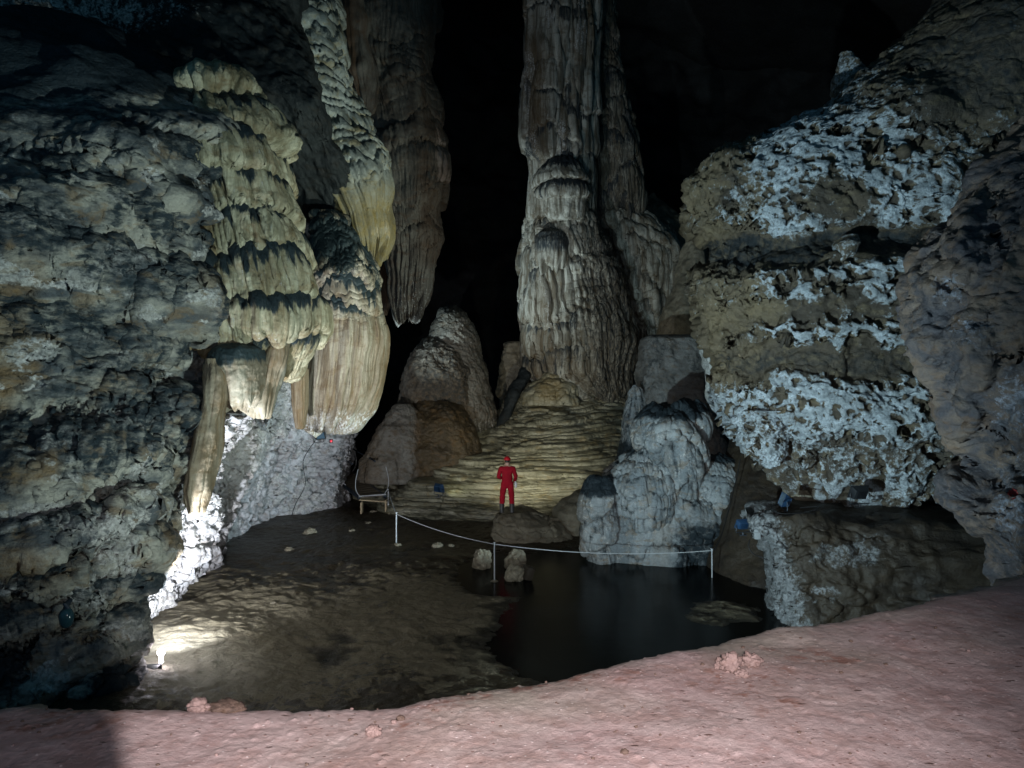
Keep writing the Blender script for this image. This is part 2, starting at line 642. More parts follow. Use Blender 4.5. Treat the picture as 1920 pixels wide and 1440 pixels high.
def addR(fn):
    def f(C):
        C.M[..., 0] = np.maximum(C.M[..., 0], np.clip(fn(C), 0, 1))
        return 0 * C.z
    return f


def addB(fn):
    def f(C):
        C.M[..., 2] = np.maximum(C.M[..., 2], np.clip(fn(C), 0, 1))
        return 0 * C.z
    return f

# ================================================================== LEFT WALL
XL = -620


def plate_edge(x0, ya, yb, a, s):
    """a thin crust ending in a winding vertical edge"""
    def f(C):
        c = x0 + 70 * n2(C.z * .55, .4, s + 50) + 34 * n2(C.z * 1.9, .7, s + 51) + 12 * n2(C.z * 6, .2, s + 52)
        return a * sstep(4, -4, C.px - c) * np.exp(np.minimum(C.px - c, 0) / 110) * sstep(ya, ya + 40, C.py) * (1 - sstep(yb - 40, yb, C.py))
    return f


wallA = loft([
    (20, XL, 120, 19, 1.0), (45, XL, 230, 18.6, 2.0), (80, XL, 320, 18.2, 2.6), (130, XL, 395, 17.8, 3.1), (180, XL, 440, 17.5, 3.6), (250, XL, 415, 17.2, 3.9),
    (330, XL, 375, 17, 4.0), (420, XL, 372, 17, 4.1), (520, XL, 375, 17, 4.2), (640, XL, 372, 17, 4.3), (700, XL, 340, 16.8, 4.3),
    (770, XL, 340, 16.3, 3.9), (830, XL, 308, 15.4, 3.2), (900, XL, 272, 14.6, 2.5), (980, XL, 242, 14.0, 2.1), (1060, XL, 214, 13.6, 1.8),
    (1110, XL, 200, 13.3, 1.6), (1150, XL, 196, 13.1, 1.5), (1230, XL, 218, 12.9, 1.4), (1300, XL, 240, 12.8, 1.4), (1480, XL, 250, 12.7, 1.5)],
    3, nu=430, nv=600, pw=2.5, front=.88, sm=.012, key='wall', disp=[
        d_fbm(.35, .55, 3, (1, 1, 1.5), 1),
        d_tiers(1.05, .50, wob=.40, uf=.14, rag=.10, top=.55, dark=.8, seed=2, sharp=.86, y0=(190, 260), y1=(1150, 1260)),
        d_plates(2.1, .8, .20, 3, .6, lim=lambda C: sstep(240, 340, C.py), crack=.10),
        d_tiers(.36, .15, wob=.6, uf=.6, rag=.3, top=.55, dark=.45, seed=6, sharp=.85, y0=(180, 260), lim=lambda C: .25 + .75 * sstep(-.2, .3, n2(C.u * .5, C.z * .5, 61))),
        d_plates(.8, .34, .05, 4, .4, lim=lambda C: sstep(250, 350, C.py), crack=.035),
        plate_edge(300, 320, 690, .20, 1), plate_edge(392, 330, 700, .22, 2), plate_edge(210, 420, 640, .16, 3), plate_edge(120, 560, 760, .14, 4), plate_edge(350, 820, 1130, .2, 5), plate_edge(180, 900, 1200, .14, 6),
        d_fbm(1.6, .04, 5, (1, 1, 1.6), 5, True),
        d_fbm(6, .014, 3, (1, 1, 1.3), 8),
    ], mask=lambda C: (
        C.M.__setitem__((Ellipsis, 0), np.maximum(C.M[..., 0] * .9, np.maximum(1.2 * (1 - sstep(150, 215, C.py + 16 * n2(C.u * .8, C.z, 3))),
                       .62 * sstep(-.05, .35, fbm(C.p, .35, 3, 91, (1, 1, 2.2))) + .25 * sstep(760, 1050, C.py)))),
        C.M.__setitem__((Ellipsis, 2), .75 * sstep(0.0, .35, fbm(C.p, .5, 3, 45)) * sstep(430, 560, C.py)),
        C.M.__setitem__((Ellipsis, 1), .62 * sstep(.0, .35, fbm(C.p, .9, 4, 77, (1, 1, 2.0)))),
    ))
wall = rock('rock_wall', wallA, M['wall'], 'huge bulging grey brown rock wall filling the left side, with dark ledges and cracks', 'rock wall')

casc = loft([
    (160, 300, 420, 17.9, .5), (185, 275, 455, 17.9, 1.0), (230, 265, 485, 17.9, 1.3), (300, 275, 512, 17.9, 1.5), (345, 290, 524, 17.9, 1.55), (420, 320, 538, 17.9, 1.55),
    (480, 335, 552, 17.9, 1.55), (560, 345, 572, 17.9, 1.55), (620, 355, 572, 17.9, 1.5), (655, 375, 562, 18.0, 1.3), (690, 420, 548, 18.1, .9), (715, 455, 530, 18.4, .4)],
    1.6, nu=300, nv=430, pw=2.6, front=.85, sm=.015, seed=3, key='wall', disp=[
        d_fbm(.5, .14, 3, seed=11),
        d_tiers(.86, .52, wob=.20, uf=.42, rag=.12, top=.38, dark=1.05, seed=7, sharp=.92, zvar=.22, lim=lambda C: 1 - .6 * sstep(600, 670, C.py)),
        d_flutes(3, .06, .06, seed=12, stain=.4), d_flutes(9, .11, .04, seed=13, stain=.8), d_flutes(20, .035, .04, seed=14, stain=.4),
        d_fbm(5, .018, 3, seed=15),
    ], mask=lambda C: C.M.__setitem__((Ellipsis, 1), .30 * sstep(0, .4, fbm(C.p, 1.2, 2, 5))))
rock('flowstone_cascade', casc, M['cascade'], 'pale fluted flowstone in stacked tiers with dark ledge tops, right part of the left wall', 'flowstone')

mush = [loft([(640, 425, 465, 16.5, .4), (654, 405, 490, 16.4, .7), (685, 394, 494, 16.4, .8), (720, 398, 490, 16.4, .7), (745, 405, 484, 16.4, .55), (758, 415, 475, 16.4, .3)], .8, nu=130, nv=120, front=.8, sm=.02, seed=9,
             disp=[d_flutes(4.5, .07, .1, y0=(680, 700), seed=2), d_fbm(2.5, .06, 4, seed=4), d_fringe(.22, 4, .4, 1)],
             mask=lambda C: C.M.__setitem__((Ellipsis, 0), 1 - sstep(672, 700, C.py + 25 * n2(C.u * 2, C.z, 5)))),
        loft([(672, 388, 418, 15.9, .3), (700, 384, 426, 15.8, .36), (760, 380, 424, 15.7, .38), (830, 370, 410, 15.5, .36), (890, 360, 396, 15.3, .32), (935, 354, 385, 15.2, .26), (968, 362, 374, 15.1, .12)], .4, nu=110, nv=230, front=.8, sm=.03, seed=10,
             disp=[d_fbm(.8, .12, 3, seed=3), d_flutes(6, .05, .05, seed=2, stain=1), d_fbm(5, .012, 3, seed=4)],
             mask=lambda C: C.M.__setitem__((Ellipsis, 2), .5 + .5 * sstep(-.2, .3, n2(C.u * 3, C.z * .2, 7)))),
        loft([(640, 505, 540, 17, .3), (700, 492, 525, 16.9, .32), (760, 482, 508, 16.8, .28), (785, 488, 498, 16.8, .12)], .3, nu=70, nv=120, seed=14,
             disp=[d_fbm(1, .1, 3, seed=3), d_flutes(6, .05, .05, seed=6)]),
        loft([(690, 548, 575, 22, .35), (760, 552, 574, 22, .3), (805, 558, 568, 22, .12)], .3, nu=70, nv=110, seed=15, disp=[d_flutes(6, .05, .05, seed=6, stain=1)], mask=lambda C: C.M.__setitem__((Ellipsis, 2), .9))]
hd = rock('hanging_drapery', mush[0], M['curtain'], 'mushroom-shaped drapery lip with long tan strips hanging beside the white undercut face', 'drapery')
for g_ in mush[1:]:
    rock('drapery_strip', g_, M['curtain'], parent=hd)

# undercut white face: follows the pool edge, leaning out over it
pth = np.array([(-7.5, 13.4), (-7.55, 15.3), (-7.7, 16.6), (-7.95, 19.0), (-8.35, 22.2), (-8.9, 24.6), (-9.1, 27.0), (-9.1, 28.5), (-8.6, 29.6), (-7.75, 30.5), (-7.05, 31.2), (-6.75, 32.0), (-6.9, 33.5), (-7.6, 36)])
tt = np.concatenate([[0], np.cumsum(np.linalg.norm(np.diff(pth, axis=0), axis=1))])
ns, nz = 620, 300
ts = np.linspace(0, tt[-1], ns)
pX = smooth1(np.interp(ts, tt, pth[:, 0]), 9)
pY = smooth1(np.interp(ts, tt, pth[:, 1]), 9)
zz = np.linspace(-.3, 1, nz)
zmax = smooth1(np.interp(ts, [0, 2, 4, 7, 11, 15, 20, 24], [1.3, 2.4, 4.2, 5.6, 5.9, 5.8, 5.0, 4.6]), 9)
zz = np.where(zz[:, None] < 0, zz[:, None], zz[:, None] * zmax[None])
tx, ty = np.gradient(pX), np.gradient(pY)
ln = np.hypot(tx, ty)
nx, ny = ty / ln, -tx / ln           # towards the chamber
V = np.empty((nz, ns, 3))
lean = (.24 * zz + .012 * zz ** 2) * np.interp(ts, [0, 8, 16, 18, 22], [1.0, 1, .75, .25, .1])[None]
V[..., 0] = pX[None] + nx[None] * lean
V[..., 1] = pY[None] + ny[None] * lean
V[..., 2] = zz
C = Ctx()
C.u = np.broadcast_to(ts[None], (nz, ns))
C.seed = 21
C.M = np.zeros((nz, ns, 3))
for f in [d_fbm(.4, .40, 3, seed=1), d_plates(1.5, 1.3, .32, 2, .6, crack=.15), d_tiers(.42, .12, wob=.7, uf=.8, rag=.2, top=.5, dark=.5, seed=3, sharp=.85), d_plates(.38, .26, .05, 5, .3, crack=.03), d_fbm(2.2, .11, 4, (1, 1, 1.4), 4, True), d_fbm(7, .025, 3, seed=6)]:
    C.p, C.z = V, V[..., 2]
    C.px, C.py = proj(V)
    nn = -gnormals(V, False)
    V = V + nn * np.asarray(f(C))[..., None]
C.p = V
C.M[..., 0] = np.maximum(C.M[..., 0] * .45, .42 * sstep(.12, .4, fbm(V, .8, 3, 8)))
C.M[..., 1] = .5 * sstep(-.3, .2, fbm(V, .6, 3, 9))
SURF['under'] = [V]
back = V[::20, ::20] - np.stack([nx, ny, 0 * nx], -1)[None, ::20] * 2.2
Mb = np.zeros(back.shape)
rim = np.stack([np.concatenate([V[-1], V[::-1, -1][1:]]), np.concatenate([V[-1] - np.stack([nx, ny, 0 * nx], -1) * 2.2, V[::-1, -1][1:] - np.array([nx[-1], ny[-1], 0]) * 2.2])])
rock('undercut_rock_face', [(V[:, ::-1], False, False, np.clip(C.M, 0, 1)[:, ::-1]), (back, False, False, Mb), (rim, False, False, np.zeros(rim.shape))], M['white'],
     'brightly lit white scalloped rock face leaning over the pool edge under the left wall', 'rock face')

# dark channel and ceiling shoulder behind the cascade
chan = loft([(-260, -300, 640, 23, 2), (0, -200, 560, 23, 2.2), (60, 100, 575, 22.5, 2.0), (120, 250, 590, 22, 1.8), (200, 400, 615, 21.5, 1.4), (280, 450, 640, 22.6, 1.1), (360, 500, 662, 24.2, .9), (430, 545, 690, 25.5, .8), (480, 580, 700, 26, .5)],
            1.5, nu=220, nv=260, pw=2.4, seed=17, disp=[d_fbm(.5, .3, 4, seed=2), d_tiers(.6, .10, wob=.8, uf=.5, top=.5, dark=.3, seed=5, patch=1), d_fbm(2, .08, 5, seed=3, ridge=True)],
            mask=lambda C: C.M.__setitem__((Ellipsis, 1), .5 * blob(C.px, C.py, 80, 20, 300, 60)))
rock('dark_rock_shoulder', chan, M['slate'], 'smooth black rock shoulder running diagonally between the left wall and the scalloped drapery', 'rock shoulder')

dr = loft([(-260, 440, 600, 25, 1.6), (-60, 465, 610, 25, 1.6), (0, 478, 622, 25, 1.5), (60, 488, 634, 25, 1.5), (150, 515, 655, 25, 1.5), (250, 555, 698, 25, 1.5), (300, 580, 718, 25, 1.5), (350, 612, 729, 25, 1.4), (400, 640, 731, 25, 1.2), (440, 662, 726, 25, 1.0), (470, 682, 712, 25, .6), (482, 690, 702, 25, .3)],
          1.4, nu=240, nv=480, pw=2.2, front=.82, seed=18, sm=.02, disp=[
              d_fbm(.5, .25, 3, seed=1),
              d_tiers(1.1, .22, wob=.6, uf=.4, rag=.1, top=.5, dark=.4, seed=4, y1=(330, 400)),
              d_tiers(.40, .15, wob=.75, uf=.75, rag=.22, top=.5, dark=.75, seed=5, sharp=.86, y1=(290, 360)),
              d_flutes(3.2, .16, .05, y0=(290, 370), seed=7, stain=1),
              d_flutes(7, .03, .08, seed=8, stain=.3), d_fringe(.5, 4, .12, 2)],
          mask=lambda C: (C.M.__setitem__((Ellipsis, 2), np.maximum(C.M[..., 2] * .5, .9 * sstep(300, 400, C.py))),
                          C.M.__setitem__((Ellipsis, 0), np.maximum(C.M[..., 0], 1.1 * sstep(.1, .9, (555 - C.px + (C.py - 150) * .45) / 90) * (1 - sstep(250, 330, C.py))))))
rock('scalloped_drapery', dr, M['drape'], 'big hanging drapery beside the black shoulder, grey scalloped above with tan fluted tip', 'drapery')

cu = loft([(395, 600, 640, 24, .5), (430, 592, 668, 24, .9), (470, 592, 690, 24, 1.1), (520, 596, 704, 24, 1.25), (580, 597, 711, 24, 1.35), (640, 590, 713, 24, 1.4), (690, 580, 709, 24, 1.4), (730, 572, 703, 24, 1.35), (762, 572, 692, 24, 1.2), (785, 578, 668, 24, 1.0), (800, 588, 640, 24, .6)],
          1.3, nu=270, nv=420, pw=2.3, front=.84, seed=19, sm=.02, key='curtain', disp=[
              d_fbm(.5, .15, 3, seed=2),
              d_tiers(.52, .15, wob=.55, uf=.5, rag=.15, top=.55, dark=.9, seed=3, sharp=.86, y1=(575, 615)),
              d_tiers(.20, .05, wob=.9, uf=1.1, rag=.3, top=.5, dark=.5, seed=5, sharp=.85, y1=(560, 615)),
              d_flutes(3.2, .13, .03, y0=(575, 620), seed=6, stain=.6),
              d_flutes(9, .065, .04, y0=(560, 610), seed=8, stain=.9), d_flutes(20, .02, .04, y0=(560, 610), seed=9, stain=.3), d_fringe(.30, 3.2, .12, 3)],
          mask=lambda C: (C.M.__setitem__((Ellipsis, 0), np.maximum(C.M[..., 0], .95 * (1 - sstep(470, 600, C.py + 30 * n2(C.u, C.z, 6))) * sstep(-.5, .2, n2(C.u * 1.3, C.z * .6, 14)))),
                          C.M.__setitem__((Ellipsis, 1), .5 * sstep(735, 790, C.py))))
rock('fluted_curtain', cu, M['curtain'], 'organ-pipe flowstone curtain with a dark rippled cap and ragged fringe hanging over the pool', 'flowstone curtain')

st = [loft([(-300, 640, 830, 31, 2), (-60, 645, 815, 31, 1.9), (0, 648, 808, 31, 1.8), (100, 655, 798, 31, 1.7), (150, 668, 805, 31, 1.7), (200, 690, 822, 31, 1.7), (260, 700, 833, 31, 1.7), (330, 706, 837, 31, 1.6), (390, 716, 826, 31, 1.5), (430, 724, 829, 31, 1.4), (480, 730, 820, 31, 1.2), (540, 734, 806, 31, 1.0), (575, 738, 796, 31, .8), (588, 745, 786, 31, .5)],
           1.5, nu=230, nv=480, front=.82, seed=23, sm=.02, disp=[
               d_fbm(.4, .35, 3, seed=1), d_tiers(1.6, .25, wob=.5, uf=.35, top=.5, dark=.4, seed=3, y1=(430, 480)), d_tiers(.4, .07, wob=.8, uf=.5, top=.5, dark=.3, seed=4, y1=(430, 480), patch=1),
               d_flutes(2.2, .14, .05, y0=(380, 470), seed=5, stain=.3), d_flutes(6, .06, .06, seed=6, stain=.3), d_fringe(.40, 3, .08, 4), d_fbm(3, .04, 3, seed=9)],
           mask=lambda C: (C.M.__setitem__((Ellipsis, 1), .36 * sstep(430, 560, C.py) * sstep(725, 745, C.px)), C.M.__setitem__((Ellipsis, 0), C.M[..., 0] * .7 + .35 * (1 - sstep(350, 450, C.py)) * sstep(-.1, .3, fbm(C.p, .4, 2, 3))),
                           C.M.__setitem__((Ellipsis, 2), .7 * sstep(770, 800, C.px) * (1 - sstep(470, 520, C.py))))),
      loft([(100, 640, 720, 32.5, 1), (300, 690, 745, 32.5, 1), (450, 702, 742, 32.5, .9), (560, 706, 738, 32.5, .7), (590, 712, 726, 32.5, .3)], .9, nu=90, nv=240, seed=25, disp=[d_fbm(.7, .2, 3, seed=3), d_flutes(4, .12, .05, seed=4, stain=1)], mask=lambda C: C.M.__setitem__((Ellipsis, 2), 1)),
      loft([(-100, 640, 690, 29.5, .8), (40, 645, 690, 29.5, .8), (120, 655, 700, 29.5, .7), (190, 672, 705, 29.5, .5), (215, 684, 694, 29.5, .2)], .9, nu=90, nv=180, seed=26, disp=[d_fbm(.7, .2, 3, seed=3), d_flutes(4, .12, .05, seed=4, stain=1)])]
rock('giant_stalactite', st, M['stalac'], 'giant brown stalactite hanging from the dark roof, its blunt tip grey and fluted', 'stalactite')

# ================================================================== MIDDLE DISTANCE
def streakG(C, a=.5):
    C.M[..., 1] = np.maximum(C.M[..., 1], a * sstep(.05, .35, n2(C.u * 3.0, C.z * .18, 33 + C.seed)))

col = [loft([(-420, 985, 1118, 37, 1.8), (-40, 990, 1115, 37, 1.7), (0, 992, 1114, 37, 1.7), (80, 994, 1110, 37, 1.6), (140, 1003, 1106, 37, 1.5), (148, 998, 1106, 37, 1.6), (170, 994, 1108, 37, 1.7), (220, 990, 1109, 37, 1.7), (270, 990, 1110, 37, 1.7), (320, 991, 1112, 37, 1.7), (400, 990, 1110, 37, 1.6), (430, 995, 1100, 37, 1.4)],
             1.6, nu=220, nv=470, front=.82, seed=31, inset=.30, sm=.012, disp=[
                 d_flutes(1.2, .30, .015, y1=(275, 300), seed=5, stain=.4), d_flutes(4.2, .28, .02, seed=6, stain=.8), d_flutes(10, .07, .03, seed=8, stain=.4),
                 d_tiers(2.6, .22, wob=.25, uf=.4, rag=.12, top=.14, dark=.7, seed=9, sharp=.97)], mask=lambda C: streakG(C, .45)),
       loft([(286, 1040, 1064, 36, .4), (294, 1025, 1085, 36, .9), (312, 1010, 1100, 36, 1.3), (338, 1000, 1112, 36, 1.6), (343, 1003, 1110, 36, 1.6), (365, 998, 1114, 36, 1.7), (372, 1003, 1110, 36, 1.6), (400, 1004, 1110, 36, 1.55), (416, 1012, 1104, 36, 1.4)], 1.5, nu=190, nv=190, seed=33, inset=.30, sm=.01, disp=[
           d_tiers(.82, .34, wob=.12, uf=.3, rag=.08, top=.5, dark=1.0, seed=3, sharp=.9, y1=(362, 372)), d_flutes(4.5, .10, .04, seed=4, y0=(320, 370)), d_fbm(2.5, .05, 3, seed=5)],
            mask=lambda C: (streakG(C, .4), C.M.__setitem__((Ellipsis, 0), np.maximum(C.M[..., 0], 1 - sstep(298, 318, C.py))))),
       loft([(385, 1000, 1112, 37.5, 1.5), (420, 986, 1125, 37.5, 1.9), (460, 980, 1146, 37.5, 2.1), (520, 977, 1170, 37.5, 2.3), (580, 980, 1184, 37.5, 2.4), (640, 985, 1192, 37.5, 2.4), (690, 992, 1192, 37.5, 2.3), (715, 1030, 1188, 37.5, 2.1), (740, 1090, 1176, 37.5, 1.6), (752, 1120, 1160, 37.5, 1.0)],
            2.2, nu=300, nv=420, front=.84, seed=35, inset=.30, sm=.02, key='column', disp=[
                d_fbm(.4, .3, 3, seed=2),
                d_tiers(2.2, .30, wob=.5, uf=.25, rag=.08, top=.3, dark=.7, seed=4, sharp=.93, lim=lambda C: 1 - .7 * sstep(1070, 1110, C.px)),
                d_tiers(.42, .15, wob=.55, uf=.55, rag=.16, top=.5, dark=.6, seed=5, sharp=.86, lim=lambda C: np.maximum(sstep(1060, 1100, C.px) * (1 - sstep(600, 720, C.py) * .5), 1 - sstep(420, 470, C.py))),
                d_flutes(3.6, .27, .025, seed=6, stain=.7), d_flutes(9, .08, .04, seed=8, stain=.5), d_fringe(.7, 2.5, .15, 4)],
            mask=lambda C: (streakG(C, .35), C.M.__setitem__((Ellipsis, 2), np.maximum(C.M[..., 2], .85 * sstep(1080, 1130, C.px))), C.M.__setitem__((Ellipsis, 0), np.maximum(C.M[..., 0], .58 * sstep(1065, 1130, C.px))), C.M.__setitem__((Ellipsis, 1), C.M[..., 1] * (1 - sstep(1070, 1110, C.px))))),  # right side's shadow painted into mask R, over its brown tone
       loft([(428, 1025, 1045, 35.4, .3), (436, 1010, 1062, 35.4, .8), (455, 1004, 1068, 35.4, .95), (475, 1003, 1070, 35.4, .95), (490, 1008, 1064, 35.4, .7)], .9, nu=110, nv=90, seed=37, disp=[d_fbm(1.5, .08, 3, seed=2), d_flutes(5, .05, .05, seed=4), d_fringe(.5, 3, .4)],
            mask=lambda C: (C.M.__setitem__((Ellipsis, 0), .75 * (1 - sstep(460, 485, C.py))))),
       ]
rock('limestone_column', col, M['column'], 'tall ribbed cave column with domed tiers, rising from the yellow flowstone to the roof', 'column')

col2 = [loft([(-420, 1085, 1150, 39.5, 1.5), (0, 1090, 1152, 39.5, 1.5), (120, 1092, 1162, 39.5, 1.6), (220, 1090, 1182, 39.5, 1.7), (300, 1092, 1198, 39.5, 1.8), (360, 1096, 1208, 39.5, 1.7), (385, 1110, 1206, 39.5, 1.5), (402, 1140, 1190, 39.5, .8)], 1.6, nu=170, nv=330, seed=41, inset=.30, disp=[
            d_fbm(.4, .25, 3, seed=1), d_tiers(1.5, .3, wob=.6, uf=.4, top=.45, dark=.7, seed=2), d_tiers(.45, .13, wob=.7, uf=.6, top=.5, dark=.6, seed=3, patch=1), d_flutes(4, .12, .05, seed=4, stain=.8), d_fringe(.8, 2.5, .1)],
             mask=lambda C: (C.M.__setitem__((Ellipsis, 2), np.maximum(C.M[..., 2], .8)), C.M.__setitem__((Ellipsis, 0), np.maximum(C.M[..., 0], .5)))),
        loft([(405, 1125, 1215, 40, 1.2), (440, 1118, 1262, 40, 1.8), (480, 1120, 1285, 40, 2.1), (530, 1130, 1282, 40, 2.1), (570, 1150, 1268, 40, 1.9), (600, 1175, 1252, 40, 1.5), (622, 1195, 1242, 40, .9)], 2, nu=200, nv=230, seed=43, inset=.30, disp=[
            d_fbm(.5, .3, 3, seed=1), d_tiers(1.3, .45, wob=.8, uf=.45, rag=.1, top=.5, dark=.5, seed=2), d_flutes(3.0, .12, .05, seed=4, stain=.3), d_fringe(.9, 2.5, .2), d_fbm(3, .04, 3, seed=7)])]
rock('rear_column', col2, M['column'], 'dimmer brown column standing just behind and right of the tall ribbed column, with a drooping cascade below', 'column')

slope = [loft([(365, 1215, 1225, 44, 1), (400, 1190, 1255, 44, 2), (440, 1180, 1300, 44, 2.5), (500, 1200, 1340, 44, 3), (600, 1200, 1345, 44, 3), (760, 1180, 1350, 44, 3)], 2.5, nu=120, nv=150, seed=45, disp=[d_fbm(.5, .4, 4, seed=2), d_fbm(2.5, .06, 3, seed=3)]),
         loft([(450, 1288, 1305, 36, .6), (470, 1280, 1318, 36, .9), (540, 1262, 1322, 35.5, 1.1), (600, 1240, 1326, 35, 1.2), (650, 1225, 1330, 35, 1.2), (720, 1215, 1335, 35, 1.2)], 1, nu=110, nv=150, seed=46, disp=[d_fbm(.8, .2, 4, seed=2), d_fbm(3, .04, 3, seed=3)])]
rock('rounded_rock_slope', slope, M['boulder'], 'dim rounded mud-coloured rock slope between the columns and the banded right rock', 'rock')

gb = loft([(628, 1215, 1318, 30, .8), (634, 1206, 1328, 30, 1.2), (680, 1200, 1334, 30, 1.4), (740, 1196, 1338, 30, 1.5), (780, 1194, 1345, 30, 1.5), (850, 1190, 1360, 30, 1.6), (960, 1190, 1370, 30, 1.6)], 1.4, pw=4, nu=200, nv=260, sm=.008, seed=47, disp=[d_fbm(.6, .18, 3, seed=2), d_fbm(2, .08, 5, seed=3, ridge=True), d_fbm(8, .015, 3, seed=4)],
          mask=lambda C: (C.M.__setitem__((Ellipsis, 0), .6 * sstep(-.2, .3, fbm(C.p, .7, 3, 4))), C.M.__setitem__((Ellipsis, 1), .3 * (1 - sstep(640, 700, C.py)))))
rock('square_rock_block', gb, M['block'], 'flat-topped square grey rock block behind the white stalagmite cluster', 'rock block')

m1 = [loft([(572, 836, 856, 36.5, .4), (580, 824, 870, 36.5, .8), (600, 814, 884, 36.5, 1.1), (640, 801, 898, 36.5, 1.5), (680, 794, 908, 36.5, 1.8), (720, 790, 917, 36.5, 2.0), (760, 800, 923, 36.5, 2.0), (785, 830, 924, 36.5, 1.7), (798, 862, 920, 36.5, 1.0)], 1.7, nu=190, nv=260, seed=51, sm=.03, key='dome', disp=[
    d_fbm(.6, .15, 3, seed=1), d_fbm(3.2, .07, 4, seed=2), d_fbm(9, .02, 2, seed=4), d_flutes(4, .12, .06, y0=(750, 775), seed=5), d_fringe(.6, 3, .12)],
           mask=lambda C: (C.M.__setitem__((Ellipsis, 0), .9 * (1 - sstep(574, 606, C.py))), C.M.__setitem__((Ellipsis, 1), .4 * sstep(760, 790, C.py)))),
      loft([(632, 800, 838, 36, .7), (655, 775, 858, 35.6, 1.2), (690, 760, 878, 35.4, 1.5), (730, 752, 888, 35.4, 1.6), (765, 752, 886, 35.4, 1.4), (790, 765, 870, 35.4, .9)], 1.4, nu=170, nv=170, seed=53, key='dome', disp=[
          d_fbm(.7, .2, 3, seed=1), d_tiers(.55, .10, wob=.8, uf=.7, top=.5, dark=.3, seed=3, y1=(720, 750)), d_flutes(4, .10, .06, y0=(720, 755), seed=5), d_fbm(4, .06, 3, seed=6)],
           mask=lambda C: (C.M.__setitem__((Ellipsis, 2), 1.0 * blob(C.px, C.py, 845, 730, 75, 75)), C.M.__setitem__((Ellipsis, 0), np.maximum(C.M[..., 0], .62 * blob(C.px, C.py, 835, 715, 75, 80)))))]
rock('dome_stalagmite', m1, M['dome'], 'tall bullet-shaped grey stalagmite with a dark cap and a brown bulge on its front', 'stalagmite')

m3 = [loft([(742, 800, 850, 35, .7), (760, 770, 872, 34.6, 1.2), (800, 750, 888, 34.2, 1.6), (850, 745, 905, 34, 1.8), (900, 740, 915, 34, 1.8)], 1.5, nu=170, nv=150, seed=55, disp=[d_fbm(.8, .25, 3, seed=1), d_fbm(3, .08, 4, seed=2), d_fbm(9, .025, 2, seed=4)]),
      loft([(798, 815, 835, 33.3, .3), (815, 795, 850, 33.2, .6), (850, 790, 846, 33.2, .7), (880, 792, 838, 33.2, .5), (895, 800, 830, 33.2, .3)], .6, nu=90, nv=110, seed=56, disp=[d_fbm(1, .1, 3, seed=1), d_flutes(5, .07, .06, y0=(825, 845), seed=3), d_fbm(4, .04, 3, seed=5)],
           mask=lambda C: C.M.__setitem__((Ellipsis, 1), .75 * sstep(828, 846, C.py)))]
rock('brown_mound', m3, M['brown'], 'wet dark brown calcite mounds heaped below the bullet-shaped stalagmite', 'mound')

m4 = loft([(757, 742, 772, 33.5, .4), (768, 733, 786, 33.5, .7), (800, 712, 798, 33.4, 1.0), (840, 692, 804, 33.3, 1.2), (870, 678, 806, 33.2, 1.3), (892, 672, 804, 33.2, 1.3), (905, 674, 800, 33.2, 1.2)], 1.1, nu=150, nv=170, seed=57, sm=.03, key='m4', disp=[d_fbm(.8, .15, 3, seed=1), d_fbm(3, .06, 4, seed=2), d_fbm(10, .018, 2, seed=3)],
          mask=lambda C: C.M.__setitem__((Ellipsis, 2), 1.2 * sstep(768, 790, C.px + 14 * n2(C.z * 2, C.u, 3)) + .5 * (1 - sstep(700, 730, C.px))))
rock('pale_stalagmite', m4, M['dome'], 'squat pale grey stalagmite with brown flanks beside the metal gangway', 'stalagmite')

sl = [loft([(640, 950, 985, 40, .8), (680, 938, 992, 40, 1), (740, 934, 995, 40, 1), (790, 940, 990, 40, 1)], .9, nu=100, nv=140, seed=58, disp=[d_fbm(.8, .3, 4, seed=1), d_fbm(4, .06, 3, seed=2)])]
rock('leaning_rock', sl, M['boulder'], 'dim grey rock wedged in the gap between the bullet-shaped stalagmite and the column', 'rock')
sl = [loft([(682, 985, 1010, 37, .3), (700, 970, 1000, 36.6, .4), (740, 952, 978, 36.2, .4), (790, 932, 955, 36, .4), (810, 930, 945, 36, .3)], .4, nu=80, nv=140, seed=59, disp=[d_fbm(1.2, .12, 4, seed=1)])]
rock('slanting_slab', sl, M['slate'], 'thin black slab slanting down left of the yellow flowstone mound', 'rock slab')

